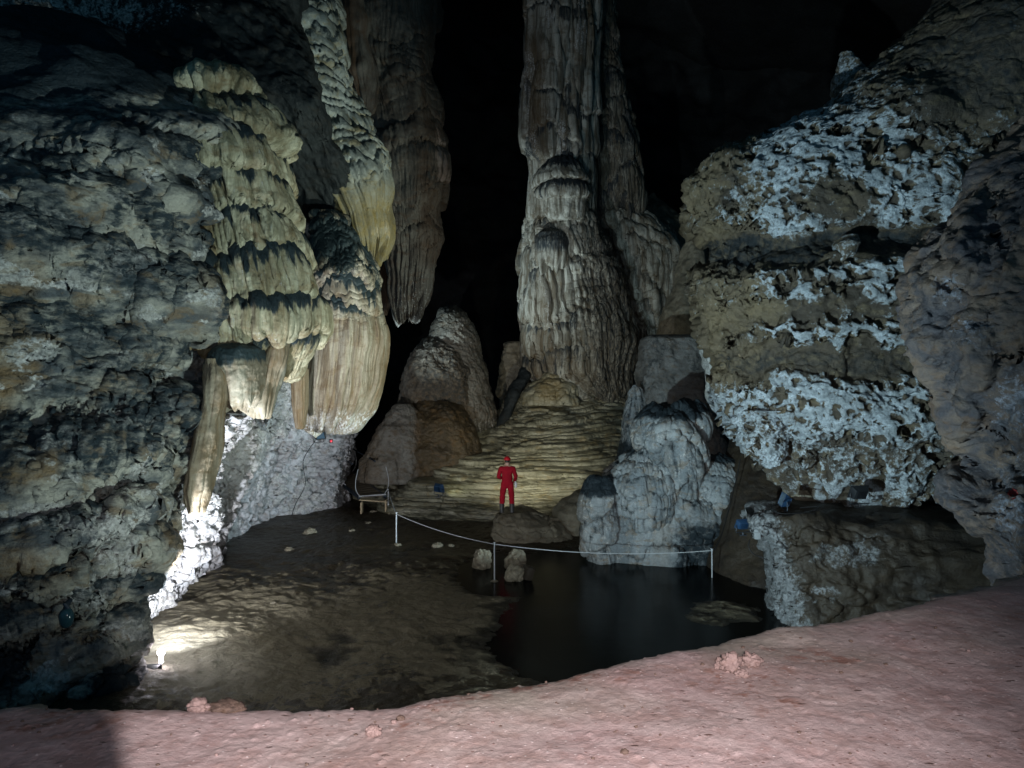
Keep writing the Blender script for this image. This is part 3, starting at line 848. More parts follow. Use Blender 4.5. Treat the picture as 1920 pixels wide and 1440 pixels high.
fl = [loft([(708, 1012, 1072, 37.6, .8), (716, 985, 1105, 37.6, 1.4), (735, 972, 1140, 37.6, 2.0), (760, 958, 1170, 37.6, 2.6), (800, 935, 1195, 37.4, 3.6), (840, 890, 1210, 37.2, 4.8), (870, 835, 1225, 37, 5.8), (900, 790, 1240, 36.8, 7.0), (930, 745, 1250, 36.8, 7.6), (960, 700, 1260, 36.8, 8.2), (985, 670, 1290, 36.8, 8.6)],
           4, zf=.92, nu=330, nv=430, pw=2.1, front=.86, sm=.03, seed=61, key='flow', disp=[
               d_fbm(.30, .45, 3, seed=1), d_tiers(.34, .15, wob=.6, uf=.13, rag=.03, top=.6, dark=.2, seed=2, sharp=.84),
               d_tiers(.17, .10, wob=1.0, uf=.16, rag=.06, top=.6, dark=.45, seed=3, sharp=.8), d_tiers(.075, .04, wob=1.8, uf=.3, rag=.15, top=.6, dark=.4, seed=5, sharp=.8), d_fbm(3, .02, 4, seed=4)],
           mask=lambda C: (C.M.__setitem__((Ellipsis, 0), np.maximum(C.M[..., 0], .6 * sstep(905, 950, C.py + 20 * n2(C.u, C.z, 5)))), C.M.__setitem__((Ellipsis, 2), .8 * blob(C.px, C.py, 1030, 735, 40, 30)))),
      loft([(694, 1028, 1060, 35.9, .3), (702, 1016, 1068, 35.8, .6), (720, 1002, 1074, 35.6, .9), (745, 985, 1080, 35.4, 1.0), (760, 985, 1085, 35.4, .9)], .7, nu=130, nv=110, seed=63, disp=[
          d_fbm(1.2, .15, 3, seed=1), d_tiers(.4, .12, wob=.6, uf=.8, top=.5, dark=0, seed=2), d_flutes(4, .06, .08, y0=(725, 740), seed=5, stain=.4), d_fbm(4, .03, 3, seed=3)],
           mask=lambda C: C.M.__setitem__((Ellipsis, 2), np.maximum(C.M[..., 2], blob(C.px, C.py, 1032, 730, 28, 26))))]
rock('terraced_flowstone', fl, M['flow'], 'yellowish flowstone mound with fine rippled terraces, rising behind the person in red', 'flowstone')

pt = loft([(722, 1187, 1193, 29, .1), (735, 1179, 1202, 29, .3), (760, 1171, 1210, 29, .5), (800, 1166, 1216, 29, .7), (830, 1164, 1217, 29, .75), (850, 1160, 1216, 29, .8), (900, 1146, 1222, 28.6, 1), (960, 1135, 1230, 28.4, 1)], .6, nu=110, nv=200, seed=65, sm=.04, disp=[d_fbm(.9, .12, 3, seed=1), d_flutes(6, .04, .05, seed=2, stain=.1), d_fbm(5, .03, 3, seed=3)],
          mask=lambda C: (C.M.__setitem__((Ellipsis, 0), .45 + .4 * n2(C.u * 5, C.z * .4, 3) + sstep(820, 850, C.py)), C.M.__setitem__((Ellipsis, 1), .25)))
rock('pointed_stalagmite', pt, M['cluster'], 'small blue-grey pointed stalagmite right of the yellow flowstone, in front of the square rock block', 'stalagmite')

# ---------------- white stalagmite cluster
def clus(rows, ry, seed, nu=150, nv=170, h=.55, inset=.14, fl=.07, bump=.05, dk=.9, rip=.22, ripa=.035, fringe=.0, **kw):
    return loft(rows, ry, nu=nu, nv=nv, seed=seed, sm=.03, inset=inset, front=.82, key='cluster', disp=[
        d_fbm(.8, .14, 3, seed=1), d_tiers(h, h * .36, wob=.5, uf=.55, rag=.12, top=.5, dark=dk, seed=2, sharp=.88), d_tiers(rip, ripa, wob=.8, uf=1.2, rag=.25, top=.5, dark=.4, seed=3, sharp=.85, patch=1), d_flutes(7.5, fl, .08, seed=4, stain=.35), d_flutes(17, fl * .35, .08, seed=6, stain=.1), d_fbm(6, .02, 3, seed=5)] + ([d_fringe(fringe, 4, .3)] if fringe else []), **kw)


base = clus([(850, 1205, 1290, 24.8, .8), (880, 1172, 1330, 24.7, 1.2), (910, 1140, 1362, 24.6, 1.5), (950, 1118, 1378, 24.5, 1.7), (990, 1106, 1382, 24.4, 1.8), (1020, 1104, 1374, 24.3, 1.8), (1045, 1112, 1358, 24.3, 1.7), (1062, 1125, 1340, 24.3, 1.5), (1085, 1135, 1330, 24.3, 1.4)], 1.5, 71, nu=290, nv=250, h=.9, fl=.035, rip=.16, ripa=.045, dk=.7,
            mask=lambda C: (C.M.__setitem__((Ellipsis, 0), np.maximum(C.M[..., 0] * (1 - sstep(930, 980, C.py) * .6), 1.0 * sstep(1210, 1290, C.px + 40 * n2(C.u * .8, C.z, 5)) * sstep(960, 1000, C.py) * .8)), C.M.__setitem__((Ellipsis, 1), .32 * (1 - sstep(1190, 1280, C.px)))))
cl = rock('stalagmite_cluster', base, M['cluster'], 'broad grey white cluster of dark-capped stalagmites standing at the right pool edge', 'stalagmites')
cl.location = cl.location
def clpart(rows, ry, seed, **kw):
    return rock('stalagmite', clus(rows, ry, seed, **kw), M['cluster'], parent=cl)


wG = lambda a, d0, d1: (lambda C: (C.M.__setitem__((Ellipsis, 1), a), C.M.__setitem__((Ellipsis, 0), np.maximum(C.M[..., 0] * .6, 1.1 * (1 - sstep(d0, d1, C.py + 12 * n2(C.u * 2.5, C.z, 4)))))))
clpart([(762, 1232, 1268, 23.9, .3), (770, 1212, 1292, 23.8, .7), (790, 1198, 1306, 23.7, 1.0), (830, 1193, 1318, 23.6, 1.1), (858, 1196, 1322, 23.6, 1.1), (880, 1215, 1318, 23.6, 1.0), (915, 1235, 1300, 23.6, .7), (935, 1250, 1285, 23.6, .4)], 1, 72, h=.72, fl=.09, nu=190, nv=200, fringe=.4, mask=wG(.36, 772, 800))
clpart([(757, 1285, 1305, 23.9, .2), (766, 1272, 1324, 23.8, .4), (790, 1268, 1330, 23.7, .55), (815, 1275, 1328, 23.7, .5), (835, 1285, 1322, 23.7, .4)], .5, 73, h=.5, nu=110, nv=110, mask=wG(.3, 764, 785))
clpart([(855, 1315, 1345, 24, .4), (872, 1296, 1374, 23.8, .8), (905, 1284, 1388, 23.7, 1.0), (940, 1284, 1388, 23.7, 1.0), (962, 1300, 1378, 23.7, .8), (975, 1320, 1360, 23.7, .4)], .9, 74, h=.34, rip=.15, ripa=.06, nu=170, nv=160, fringe=.2, mask=wG(.2, 860, 885))
clpart([(838, 1195, 1225, 24, .3), (860, 1172, 1250, 23.8, .7), (900, 1150, 1275, 23.6, 1.0), (940, 1145, 1280, 23.5, 1.1), (975, 1155, 1270, 23.5, 1.0), (1000, 1180, 1250, 23.5, .7)], .9, 75, h=.4, rip=.16, ripa=.06, nu=180, nv=180, mask=wG(.25, 840, 870))
clpart([(903, 1120, 1128, 23.3, .1), (915, 1108, 1138, 23.3, .3), (935, 1100, 1147, 23.2, .45), (970, 1097, 1150, 23.2, .5), (1005, 1096, 1152, 23.2, .5), (1035, 1104, 1150, 23.2, .45), (1056, 1112, 1150, 23.2, .4)], .45, 76, h=.9, fl=.06, nu=120, nv=180, mask=wG(.35, 918, 945))

# ================================================================== RIGHT SIDE
bandz = np.array([(60, .30, .30), (150, .28, .32), (215, .26, .36), (240, .28, .58), (300, .34, .72), (380, .50, .70), (425, .40, .62), (440, .25, .35), (455, .0, .0), (490, .05, .0), (508, .30, .30), (520, .42, .62), (560, .35, .60), (585, .20, .12), (605, .25, .35), (622, .34, .66), (645, .30, .62), (660, .08, .12), (700, .05, .08), (715, .30, .5), (740, .42, .74), (800, .40, .72), (830, .25, .45), (850, .1, .3), (880, .15, .5), (920, .1, .45), (960, 0, .4)], float)


def d_band(C):
    q = C.py + 26 * n2(C.u * .5, C.z * .3, 5) + 14 * n2(C.u * 1.6, C.z * .9, 6)
    q = q + (C.px - 1500) * .035
    d = np.interp(q, bandz[:, 0], bandz[:, 1])
    g = np.interp(q, bandz[:, 0], bandz[:, 2])
    left = 1 - sstep(1390, 1470, C.px + 70 * fbm(C.p, .8, 4, 7))
    g = g * (1 - .62 * left * (1 - sstep(690, 740, C.py)))
    g = g * (1 - .75 * blob(C.px, C.py, 1560, 380, 60, 40)) * (1 - .5 * sstep(1640, 1760, C.px) * (1 - sstep(300, 420, C.py)))
    C.M[..., 1] = np.clip(1.30 * g + .18 * fbm(C.p, .9, 3, 15), 0, 1)
    C.M[..., 2] = left * (.55 + .9 * fbm(C.p, .9, 3, 25))
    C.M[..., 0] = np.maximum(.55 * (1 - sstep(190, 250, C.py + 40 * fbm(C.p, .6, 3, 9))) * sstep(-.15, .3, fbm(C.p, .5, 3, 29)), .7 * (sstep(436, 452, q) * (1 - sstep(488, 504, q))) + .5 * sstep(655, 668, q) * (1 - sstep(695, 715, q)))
    return d * 1.15


r1 = loft([(-420, 1990, 2900, 22, 3), (-200, 1880, 2800, 22, 3), (0, 1742, 2600, 21.5, 3), (60, 1690, 2500, 21.3, 3), (110, 1640, 2450, 21.2, 3), (160, 1595, 2400, 21.2, 2.9), (205, 1530, 2350, 21.1, 2.8), (248, 1450, 2300, 21, 2.6), (280, 1375, 2250, 21, 2.4), (315, 1326, 2220, 21, 2.3), (355, 1322, 2200, 21, 2.4), (400, 1328, 2200, 21, 2.4), (450, 1335, 2200, 21, 2.4), (480, 1332, 2200, 20.8, 2.4), (500, 1318, 2200, 20.6, 2.5), (560, 1318, 2200, 20.5, 2.5), (620, 1330, 2200, 20.5, 2.5), (660, 1345, 2200, 20.5, 2.5), (700, 1368, 2180, 20.4, 2.4), (750, 1390, 2150, 20.4, 2.4), (800, 1402, 2120, 20.4, 2.3), (840, 1410, 2100, 20.4, 2.2), (868, 1440, 2060, 20.4, 2.0), (888, 1500, 2040, 20.4, 1.8), (905, 1560, 1990, 20.4, 1.4)],
          2.5, nu=420, nv=640, pw=2.9, front=.86, sm=.006, seed=81, key='right', disp=[
              d_fbm(.45, .3, 3, seed=1), d_band, d_plates(1.6, .9, .07, 12, .6, crack=.03),
              d_fbm(1.4, .09, 4, seed=3), lambda C: .16 * fbm(C.p, 2.2, 4, 19, (1, 1, .8), True) * (1 - sstep(1400, 1460, C.px)),
              d_pits(.55, .18, .44, 4, lambda C: sstep(.2, .45, C.M[..., 1])), d_pits(.30, .10, .47, 5, lambda C: sstep(.2, .45, C.M[..., 1]), .9), d_pits(.14, .04, .46, 6, lambda C: sstep(.2, .45, C.M[..., 1]), .6),
              d_fbm(3.2, .032, 4, seed=7, ridge=True), d_fringe(.9, 1.3, .05, 3), d_fbm(9, .016, 2, seed=8)])
def tooth(rows, seed, D=18.9, ry=.5, g=.6):
    return loft([(a, b, c, D, ry * k) for (a, b, c), k in zip(rows, (1, 1.1, 1, .75, .3))], ry, nu=110, nv=110, seed=seed, sm=.03, disp=[
        d_fbm(1.3, .16, 4, seed=1), setG(lambda C: g + .3 * fbm(C.p, 1.5, 2, 5)), d_pits(.3, .12, .42, 5, None, .85), d_pits(.13, .05, .4, 6, None, .5), d_fbm(4, .05, 4, seed=7, ridge=True)])


r1 = [r1,
      tooth([(770, 1398, 1475), (815, 1400, 1478), (845, 1410, 1470), (864, 1420, 1462), (878, 1434, 1448)], 141, g=.62),
      tooth([(780, 1480, 1530), (820, 1485, 1528), (850, 1490, 1524), (868, 1496, 1518), (882, 1503, 1512)], 142, ry=.4, g=.4),
      tooth([(800, 1515, 1640), (845, 1522, 1642), (875, 1540, 1635), (898, 1565, 1628), (912, 1600, 1622)], 143, ry=.6, g=.5),
      tooth([(810, 1630, 1740), (860, 1648, 1735), (905, 1655, 1725), (935, 1660, 1716), (960, 1665, 1690)], 144, ry=.55, g=.5),
      tooth([(820, 1690, 1820), (870, 1700, 1800), (910, 1705, 1760), (938, 1702, 1730), (958, 1706, 1720)], 145, ry=.5, g=.3)]
rw = rock('banded_rock_wall', r1, M['banded'], 'overhanging right-hand rock with white pitted crust in bands between brown recesses', 'rock wall')
nubs = [loft([(440, 1580, 1605, 18.3, .25), (455, 1566, 1610, 18.2, .4), (475, 1564, 1598, 18.2, .35), (492, 1566, 1578, 18.2, .15)], .3, nu=80, nv=70, seed=82, disp=[d_fbm(2, .06, 4, seed=1)], mask=lambda C: C.M.__setitem__((Ellipsis, 1), .42)),
        loft([(98, 1574, 1598, 22.5, .2), (118, 1568, 1614, 22.5, .35), (165, 1556, 1640, 22.5, .5), (200, 1560, 1640, 22.5, .5)], .5, nu=90, nv=80, seed=83, disp=[d_fbm(1.5, .12, 4, seed=1)], mask=lambda C: C.M.__setitem__((Ellipsis, 1), .5))]
rock('rock_knob', nubs, M['banded'], parent=rw)

rim = loft([(575, 1312, 1332, 22.5, .4), (640, 1318, 1340, 22.5, .5), (700, 1328, 1356, 22.5, .5), (745, 1335, 1364, 22.5, .45), (775, 1345, 1358, 22.5, .25)], .4, nu=80, nv=150, seed=84, disp=[d_fbm(1.4, .15, 4, seed=1), d_flutes(5, .06, .1, seed=2)], mask=lambda C: C.M.__setitem__((Ellipsis, 1), .8))
mo = NT('green_moss')
M['moss'] = mo.done(mo.mix(mo.noise(9, 6, .7), (.03, .07, .025), (.12, .2, .07)), .9, mo.bump(mo.noise(30, 4, .7), .8, .04), .1)
rm = rock('white_drip_edge', rim, M['cluster'], 'narrow white drip edge with green moss, behind the banded rock left rim', 'drip edge')
rock('moss', loft([(690, 1345, 1356, 22.0, .2), (720, 1343, 1366, 22.0, .3), (765, 1350, 1368, 22, .25), (790, 1352, 1360, 22, .1)], .2, nu=60, nv=80, seed=85, disp=[d_fbm(3, .08, 4, seed=1)]), M['moss'], parent=rm)

r3 = loft([(60, 2010, 3000, 11.4, 1.5), (130, 1960, 3000, 11.4, 1.8), (200, 1905, 3000, 11.3, 2.0), (260, 1838, 2950, 11.2, 2.1), (330, 1792, 2950, 11.1, 2.2), (400, 1750, 2900, 11, 2.2), (450, 1716, 2900, 11, 2.2), (500, 1698, 2900, 11, 2.3), (580, 1697, 2900, 11, 2.3), (650, 1712, 2900, 10.9, 2.3), (720, 1738, 2900, 10.8, 2.3), (800, 1766, 2900, 10.7, 2.3), (850, 1790, 2900, 10.6, 2.3), (900, 1826, 2900, 10.6, 2.2), (915, 1800, 2900, 10.6, 2.2), (950, 1768, 2900, 10.5, 2.2), (990, 1768, 2900, 10.4, 2.2), (1030, 1800, 2900, 10.3, 2.1), (1065, 1840, 2900, 10.2, 2.0), (1090, 1858, 2900, 10.1, 2.0), (1200, 1880, 2900, 10, 2.0), (1400, 1900, 2900, 10, 2)],
          2.2, nu=330, nv=560, pw=2.3, front=.86, sm=.01, seed=91, inset=.28, key='near', disp=[
              d_fbm(.6, .28, 3, seed=1), d_plates(.8, .9, .14, 2, .5, crack=.06), d_fbm(1.6, .12, 4, seed=3),
              d_tiers(.5, .07, wob=1.3, uf=.8, rag=.2, top=.5, dark=.3, seed=4, patch=1, lim=lambda C: 1 - .6 * sstep(480, 560, C.py)), d_fbm(3, .05, 4, seed=5, ridge=True), d_fbm(10, .012, 3, seed=6),
              lambda C: -.16 * blob(C.px, C.py, 1774, 537, 14, 16, .8) + .07 * blob(C.px, C.py, 1774, 535, 36, 32, .6)],
          mask=lambda C: (C.M.__setitem__((Ellipsis, 1), np.maximum.reduce([.55 * blob(C.px, C.py, 1778, 540, 36, 34, .8), .42 * blob(C.px, C.py, 1810, 620, 60, 38, .8), .55 * blob(C.px, C.py, 1905, 760, 50, 80, .8), .52 * blob(C.px, C.py, 1900, 950, 50, 150, .8), .3 * sstep(0, .4, fbm(C.p, .9, 3, 22))])),
                          C.M.__setitem__((Ellipsis, 0), np.maximum.reduce([C.M[..., 0], .75 * (1 - sstep(420, 520, C.py)) * sstep(-.25, .3, fbm(C.p, .8, 3, 31)), .65 * blob(C.px, C.py, 1830, 640, 110, 35) * .6, .55 * sstep(0, .35, fbm(C.p, .7, 3, 38))]))))
nw = rock('brown_rock_wall', r3, M['near'], 'near brown and violet rock wall at the right edge, its foot on the pink ledge', 'rock wall')

r4 = loft([(945, 1500, 1900, 19.4, .5), (962, 1420, 2000, 18.9, 1.0), (975, 1404, 2050, 18.7, 1.4), (1000, 1412, 2050, 18.6, 1.5), (1030, 1434, 2050, 18.4, 1.6), (1060, 1440, 2050, 18.3, 1.6), (1110, 1440, 2050, 18.2, 1.6), (1160, 1443, 2050, 18.1, 1.6), (1200, 1450, 2050, 18.1, 1.6), (1300, 1450, 2050, 18, 1.6)], 1.4, nu=270, nv=240, pw=3.2, front=.86, sm=.015, seed=95, key='bank', disp=[
    d_fbm(.6, .25, 3, seed=1), d_plates(1.1, .9, .14, 2, .5, lim=lambda C: 1 - .6 * sstep(1480, 1540, C.px), crack=.05), d_fbm(1.8, .12, 4, seed=3), d_pits(.3, .1, .5, 4, lambda C: 1 - sstep(1460, 1510, C.px)), d_fbm(5, .03, 3, seed=5)],
          mask=lambda C: (C.M.__setitem__((Ellipsis, 1), np.maximum.reduce([.75 * (1 - sstep(1440, 1500, C.px - (C.py - 970) * .25)), .55 * blob(C.px, C.py, 1590, 1040, 80, 28), .45 * blob(C.px, C.py, 1540, 1115, 50, 20), .45 * blob(C.px, C.py, 1480, 1120, 40, 60), .4 * blob(C.px, C.py, 1640, 1010, 40, 15)]) * .9),))
rock('rock_ledge', r4, M['bank'], 'low dark mud-covered rock ledge under the banded overhang with a pale broken left edge', 'rock ledge')
r5 = loft([(790, 1385, 1450, 24, .8), (850, 1372, 1560, 23.8, 1.4), (900, 1362, 1700, 23.5, 2.0), (950, 1352, 1720, 23.2, 2.5), (1010, 1342, 1720, 23, 2.9), (1060, 1330, 1720, 22.8, 3.1), (1100, 1320, 1720, 22.6, 3.2), (1130, 1320, 1720, 22.5, 3.2)], 2.5, zf=.8, nu=170, nv=170, seed=97, disp=[d_fbm(.5, .2, 4, seed=1), d_fbm(3, .04, 3, seed=2)])
rock('mud_bank', r5, M['bank'], 'sloping dark brown mud bank behind the right rope post', 'mud bank')
r6 = loft([(878, 1500, 1520, 20.6, .2), (895, 1484, 1560, 20.4, .5), (920, 1476, 1610, 20.2, .7), (945, 1470, 1640, 20.2, .8), (965, 1480, 1640, 20.1, .8)], .6, nu=120, nv=90, seed=98, disp=[d_fbm(1, .15, 4, seed=1), d_plates(.5, .5, .1, 3, .3)], mask=lambda C: C.M.__setitem__((Ellipsis, 1), .3))
rock('rock_lump', r6, M['boulder'], 'pale violet rock lump behind the tilted blue lamp, under the banded overhang', 'rock')

# far wall of the chamber
xs, zs = np.linspace(-34, 40, 260), np.linspace(-1, 52, 220)
XX, ZZ = np.meshgrid(xs, zs)
V = np.stack([XX, 56 + .012 * XX ** 2 * -1 + 0 * ZZ, ZZ], -1)
V[..., 1] += 2.5 * fbm(V, .09, 4, 3) + .8 * fbm(V, .5, 4, 5)
Mk = np.zeros(V.shape)
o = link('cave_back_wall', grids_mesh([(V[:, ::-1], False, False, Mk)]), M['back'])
tag(o, 'unlit far wall of the cave chamber', 'cave wall', kind='structure')
# roof far overhead
xs, ys = np.linspace(-34, 40, 120), np.linspace(-8, 58, 100)
XX, YY = np.meshgrid(xs, ys)
V = np.stack([XX, YY, 30 - .012 * XX ** 2 + 0 * YY], -1)
V[..., 2] += 2.0 * fbm(V, .1, 4, 8)
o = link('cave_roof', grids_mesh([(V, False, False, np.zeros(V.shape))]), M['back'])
tag(o, kind='structure')
# ================================================================== FLOOR, WATER, LEDGE
xs = np.concatenate([np.linspace(-30, -10, 40, endpoint=False), np.linspace(-10, 8, 430, endpoint=False), np.linspace(8, 35, 50)])
ys = np.concatenate([np.linspace(-4, 11.5, 30, endpoint=False), np.linspace(11.5, 32, 520, endpoint=False), np.linspace(32, 62, 70)])
XX, YY = np.meshgrid(xs, ys)
Z = np.zeros_like(XX)
p = np.stack([XX, YY, Z], -1)
px, py = proj(p)
nz1 = fbm(p, .35, 4, 5)
nz2 = fbm(p, 1.6, 4, 6)
nz3 = fbm(p, 5, 3, 7)
pool = np.maximum.reduce([blob(px, py, 1220, 1190, 270, 135, .25), blob(px, py, 1130, 1080, 260, 45, .4), blob(px, py, 1300, 1110, 220, 60, .4)])
pool = pool * (1 - .80 * blob(px, py, 1355, 1152, 95, 30, .6)) + .0
flow_t = sstep(900, 1010, py)
h = .10 + .10 * nz1 + .035 * nz2 + .012 * nz3 - .34 * pool
h = h + .16 * blob(px, py, 380, 1250, 170, 90) + .45 * np.exp(-(((XX + 6.4) / 1.3) ** 2 + ((YY - 12.4) / 1.3) ** 2)) + .9 * sstep(31, 36, YY) * sstep(-9, -4, XX) * 0
d = np.hypot(XX + 5.5, YY - 16)
h = h + .05 * np.abs(fbm(p, 2.2, 3, 9)) * sstep(-9, -7, XX)
p[..., 2] = h
Mk = np.zeros(p.shape)
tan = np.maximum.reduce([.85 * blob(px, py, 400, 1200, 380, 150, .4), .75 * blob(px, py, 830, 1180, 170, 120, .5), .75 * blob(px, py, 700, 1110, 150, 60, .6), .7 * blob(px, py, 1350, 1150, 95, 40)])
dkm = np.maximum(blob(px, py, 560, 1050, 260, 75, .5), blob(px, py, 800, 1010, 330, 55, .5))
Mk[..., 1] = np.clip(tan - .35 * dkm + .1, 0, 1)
Mk[..., 0] = 1 - sstep(.015, .085, h + .02 * nz2)
Mk[..., 2] = blob(px, py, 340, 1280, 130, 60, .6)
N = NT('cave_mud')
R, G, B = N.mask()[:3]
na, nb, nc = N.noise(.8, 7, .65, (1, 1, 1)), N.noise(3.2, 8, .7, (1, 1, 1), .4), N.noise(14, 6, .7)
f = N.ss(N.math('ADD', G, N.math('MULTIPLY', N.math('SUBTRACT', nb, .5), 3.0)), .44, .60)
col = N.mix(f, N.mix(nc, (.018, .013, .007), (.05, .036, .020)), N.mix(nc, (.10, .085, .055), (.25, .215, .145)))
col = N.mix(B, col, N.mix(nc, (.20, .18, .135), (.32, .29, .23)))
col = N.mix(N.math('MULTIPLY', R, .92), col, N.mix(nc, (.008, .007, .005), (.02, .017, .011)))
M['mud'] = N.done(col, N.math('SUBTRACT', N.lin(f, 0, 1, .38, .75), N.math('MULTIPLY', R, .15)), N.bump(nc, .9, .03, N.bump(nb, .9, .10)), .35)
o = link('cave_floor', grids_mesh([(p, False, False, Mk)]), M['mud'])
tag(o, 'dark muddy cave floor with tan silt patches', 'floor', kind='structure')

N = NT('still_black_water')
N.b.inputs['IOR'].default_value = 1.33
M['water'] = N.done((.004, .005, .005), .20, N.bump(N.noise(1.6, 4, .6), .2, .03), .07)
xs, ys = np.linspace(-9, 9, 40), np.linspace(11.5, 27, 40)
XX, YY = np.meshgrid(xs, ys)
o = link('pool_water', grids_mesh([(np.stack([XX, YY, 0 * XX], -1), False, False, np.zeros(XX.shape + (3,)))]), M['water'])
tag(o, 'still black pool water', 'water', kind='structure')

# pink ledge in front
LZ = CAMZ - 1.55
rimpx = np.array([(0, 1309), (120, 1313), (245, 1315), (370, 1312), (480, 1308), (600, 1310), (680, 1303), (760, 1294), (850, 1281), (940, 1265), (1020, 1253), (1100, 1241), (1190, 1222), (1280, 1201), (1360, 1183), (1440, 1167), (1520, 1158), (1600, 1150), (1680, 1135), (1740, 1119), (1800, 1103), (1850, 1090), (1920, 1072)], float)
Dr = 1.55 * FPX / (rimpx[:, 1] - HY)
Xr = (rimpx[:, 0] - CX) / FPX * Dr
Xr = np.concatenate([[-9, -4], Xr, [5.5, 9, 14]])
Dr = np.concatenate([[3.9, 3.8], Dr, [8.0, 10.5, 12]])
xs = np.concatenate([np.linspace(-9, -2.8, 40, endpoint=False), np.linspace(-2.8, 4.6, 840, endpoint=False), np.linspace(4.6, 14, 80)])
Y_r = smooth1(np.interp(xs, Xr, Dr), 6)
Y_r = Y_r + .05 * n2(xs * 2.2, .3, 3) + .03 * n2(xs * 7, .6, 4) + .012 * n2(xs * 25, .6, 5)
w = np.concatenate([np.linspace(0, .45, 26, endpoint=False), np.linspace(.45, 1, 300)])
t2 = np.concatenate([[.02, .05, .1, .16, .24, .35], np.linspace(.5, 4.2, 40)])
nv = len(w) + len(t2)
V = np.zeros((nv, len(xs), 3))
V[..., 0] = xs
V[:len(w), :, 1] = -4 + (Y_r[None] + 4) * w[:, None]
V[:len(w), :, 2] = LZ
V[len(w):, :, 1] = Y_r[None] + .16 * np.minimum(t2, .5)[:, None] + .10 * np.maximum(t2 - .5, 0)[:, None]
V[len(w):, :, 2] = LZ - t2[:, None]
edge = np.maximum(Y_r[None] - V[..., 1], 0)
px, py = proj(V)
b = .045 * fbm(V, .6, 3, 2) + .006 * fbm(V, 2.0, 3, 3) + .0028 * fbm(V, 7, 4, 4) + .0026 * fbm(V, 24, 3, 6)
f1, f2, ii = worley(V[..., 0] * 16, V[..., 1] * 16, V[..., 2] * 6, 5)
b += .007 * (1 - sstep(.1, .3, f1)) * (ii > .72)
b += -.004 * (1 - sstep(.0, .05, np.abs(fbm(V, 1.3, 3, 8)))) * .6
top = (np.arange(nv) < len(w))[:, None]
V[..., 2] += np.where(top, b - .05 * np.exp(-edge / .10), b * .5 - .05)
V[..., 1] += np.where(top, 0, .25 * fbm(V, 1.2, 4, 9))
Mk = np.zeros(V.shape)
Mk[..., 0] = np.clip(np.exp(-edge / .55) * sstep(-1.4, -.2, V[..., 0]) * (.6 + 1.6 * fbm(V, 1.5, 3, 21)) + (~top), 0, 1)
Mk[..., 1] = sstep(.1, .5, fbm(V, 1.1, 4, 12))
N = NT('pink_trampled_clay')
R, G, B = N.mask()[:3]
na, nb, nc, nd = N.noise(1.1, 8, .65, None, .5), N.noise(7, 8, .68), N.noise(38, 6, .7), N.noise(150, 3, .6)
col = N.mix(N.ss(na, .36, .64), (.34, .235, .23), (.43, .32, .315))
col = N.mix(N.math('MULTIPLY', N.ss(nb, .42, .68), .65), col, (.48, .375, .37))
col = N.mix(N.math('MULTIPLY', N.ss(nb, .52, .38), .4), col, (.28, .17, .15))
col = N.mix(N.math('MULTIPLY', R, .75), col, N.mix(nb, (.27, .24, .20), (.40, .365, .31)))
col = N.mix(N.math('MULTIPLY', G, N.ss(nb, .45, .6)), col, (.24, .125, .10))
def flecks(scale, r, gate, st=None):
    v = N.node('ShaderNodeTexVoronoi')
    mp = N.node('ShaderNodeMapping')
    mp.inputs['Scale'].default_value = st or (1, 1, 1)
    N.t.links.new(N.tc, mp.inputs[0])
    N.t.links.new(mp.outputs[0], v.inputs['Vector'])
    v.inputs['Scale'].default_value = scale
    s_ = N.node('ShaderNodeSeparateColor')
    N.t.links.new(v.outputs['Color'], s_.inputs[0])
    return N.math('MULTIPLY', N.ss(N.math('ADD', v.outputs['Distance'], N.math('MULTIPLY', N.math('SUBTRACT', nc, .5), .25)), r, r * .6), N.math('GREATER_THAN', s_.outputs[0], gate))


fd, fd2, fw = flecks(13, .16, .80, (.45, 1.3, 1)), flecks(26, .22, .72), flecks(34, .24, .78)
col = N.mix(fd, col, (.10, .06, .05))
col = N.mix(N.math('MULTIPLY', fd2, .7), col, (.17, .09, .075))
col = N.mix(N.math('MULTIPLY', fw, .55), col, (.70, .62, .62))
col = N.mix(1.0, col, N.mix(nc, (.68, .66, .66), (1.18, 1.2, 1.22)), 'MULTIPLY')
M['clay'] = N.done(col, N.lin(nc, .35, .65, .4, .8), N.bump(N.math('ADD', fw, fd2), .5, .004, N.bump(nd, .6, .003, N.bump(nc, .8, .008, N.bump(nb, .4, .010)))), .4)
o = link('clay_ledge', grids_mesh([(V, False, False, Mk)]), M['clay'])
tag(o, 'pink trampled clay ledge in the foreground', 'ledge', kind='structure')
LEDGE = V[:len(w)]


def on_ledge(px, py):
    a, b = proj(LEDGE)
    i = np.argmin((a - px) ** 2 + (b - py) ** 2)
    return Vector(LEDGE.reshape(-1, 3)[i])


# stones on the ledge
def stone(name, px, py, wpx, hpx, mat, seed, label, cat, group=None, sub=3):
    q = on_ledge(px, py)
    s = q.y / FPX
    me = lump(q + Vector((0, 0, hpx * s * .30)), (wpx * s / 2, wpx * s / 2.2, hpx * s * .55), seed, sub, .30, 1.8)
    o = link(name, me, mat, None, q)
    return tag(o, label, cat, group)


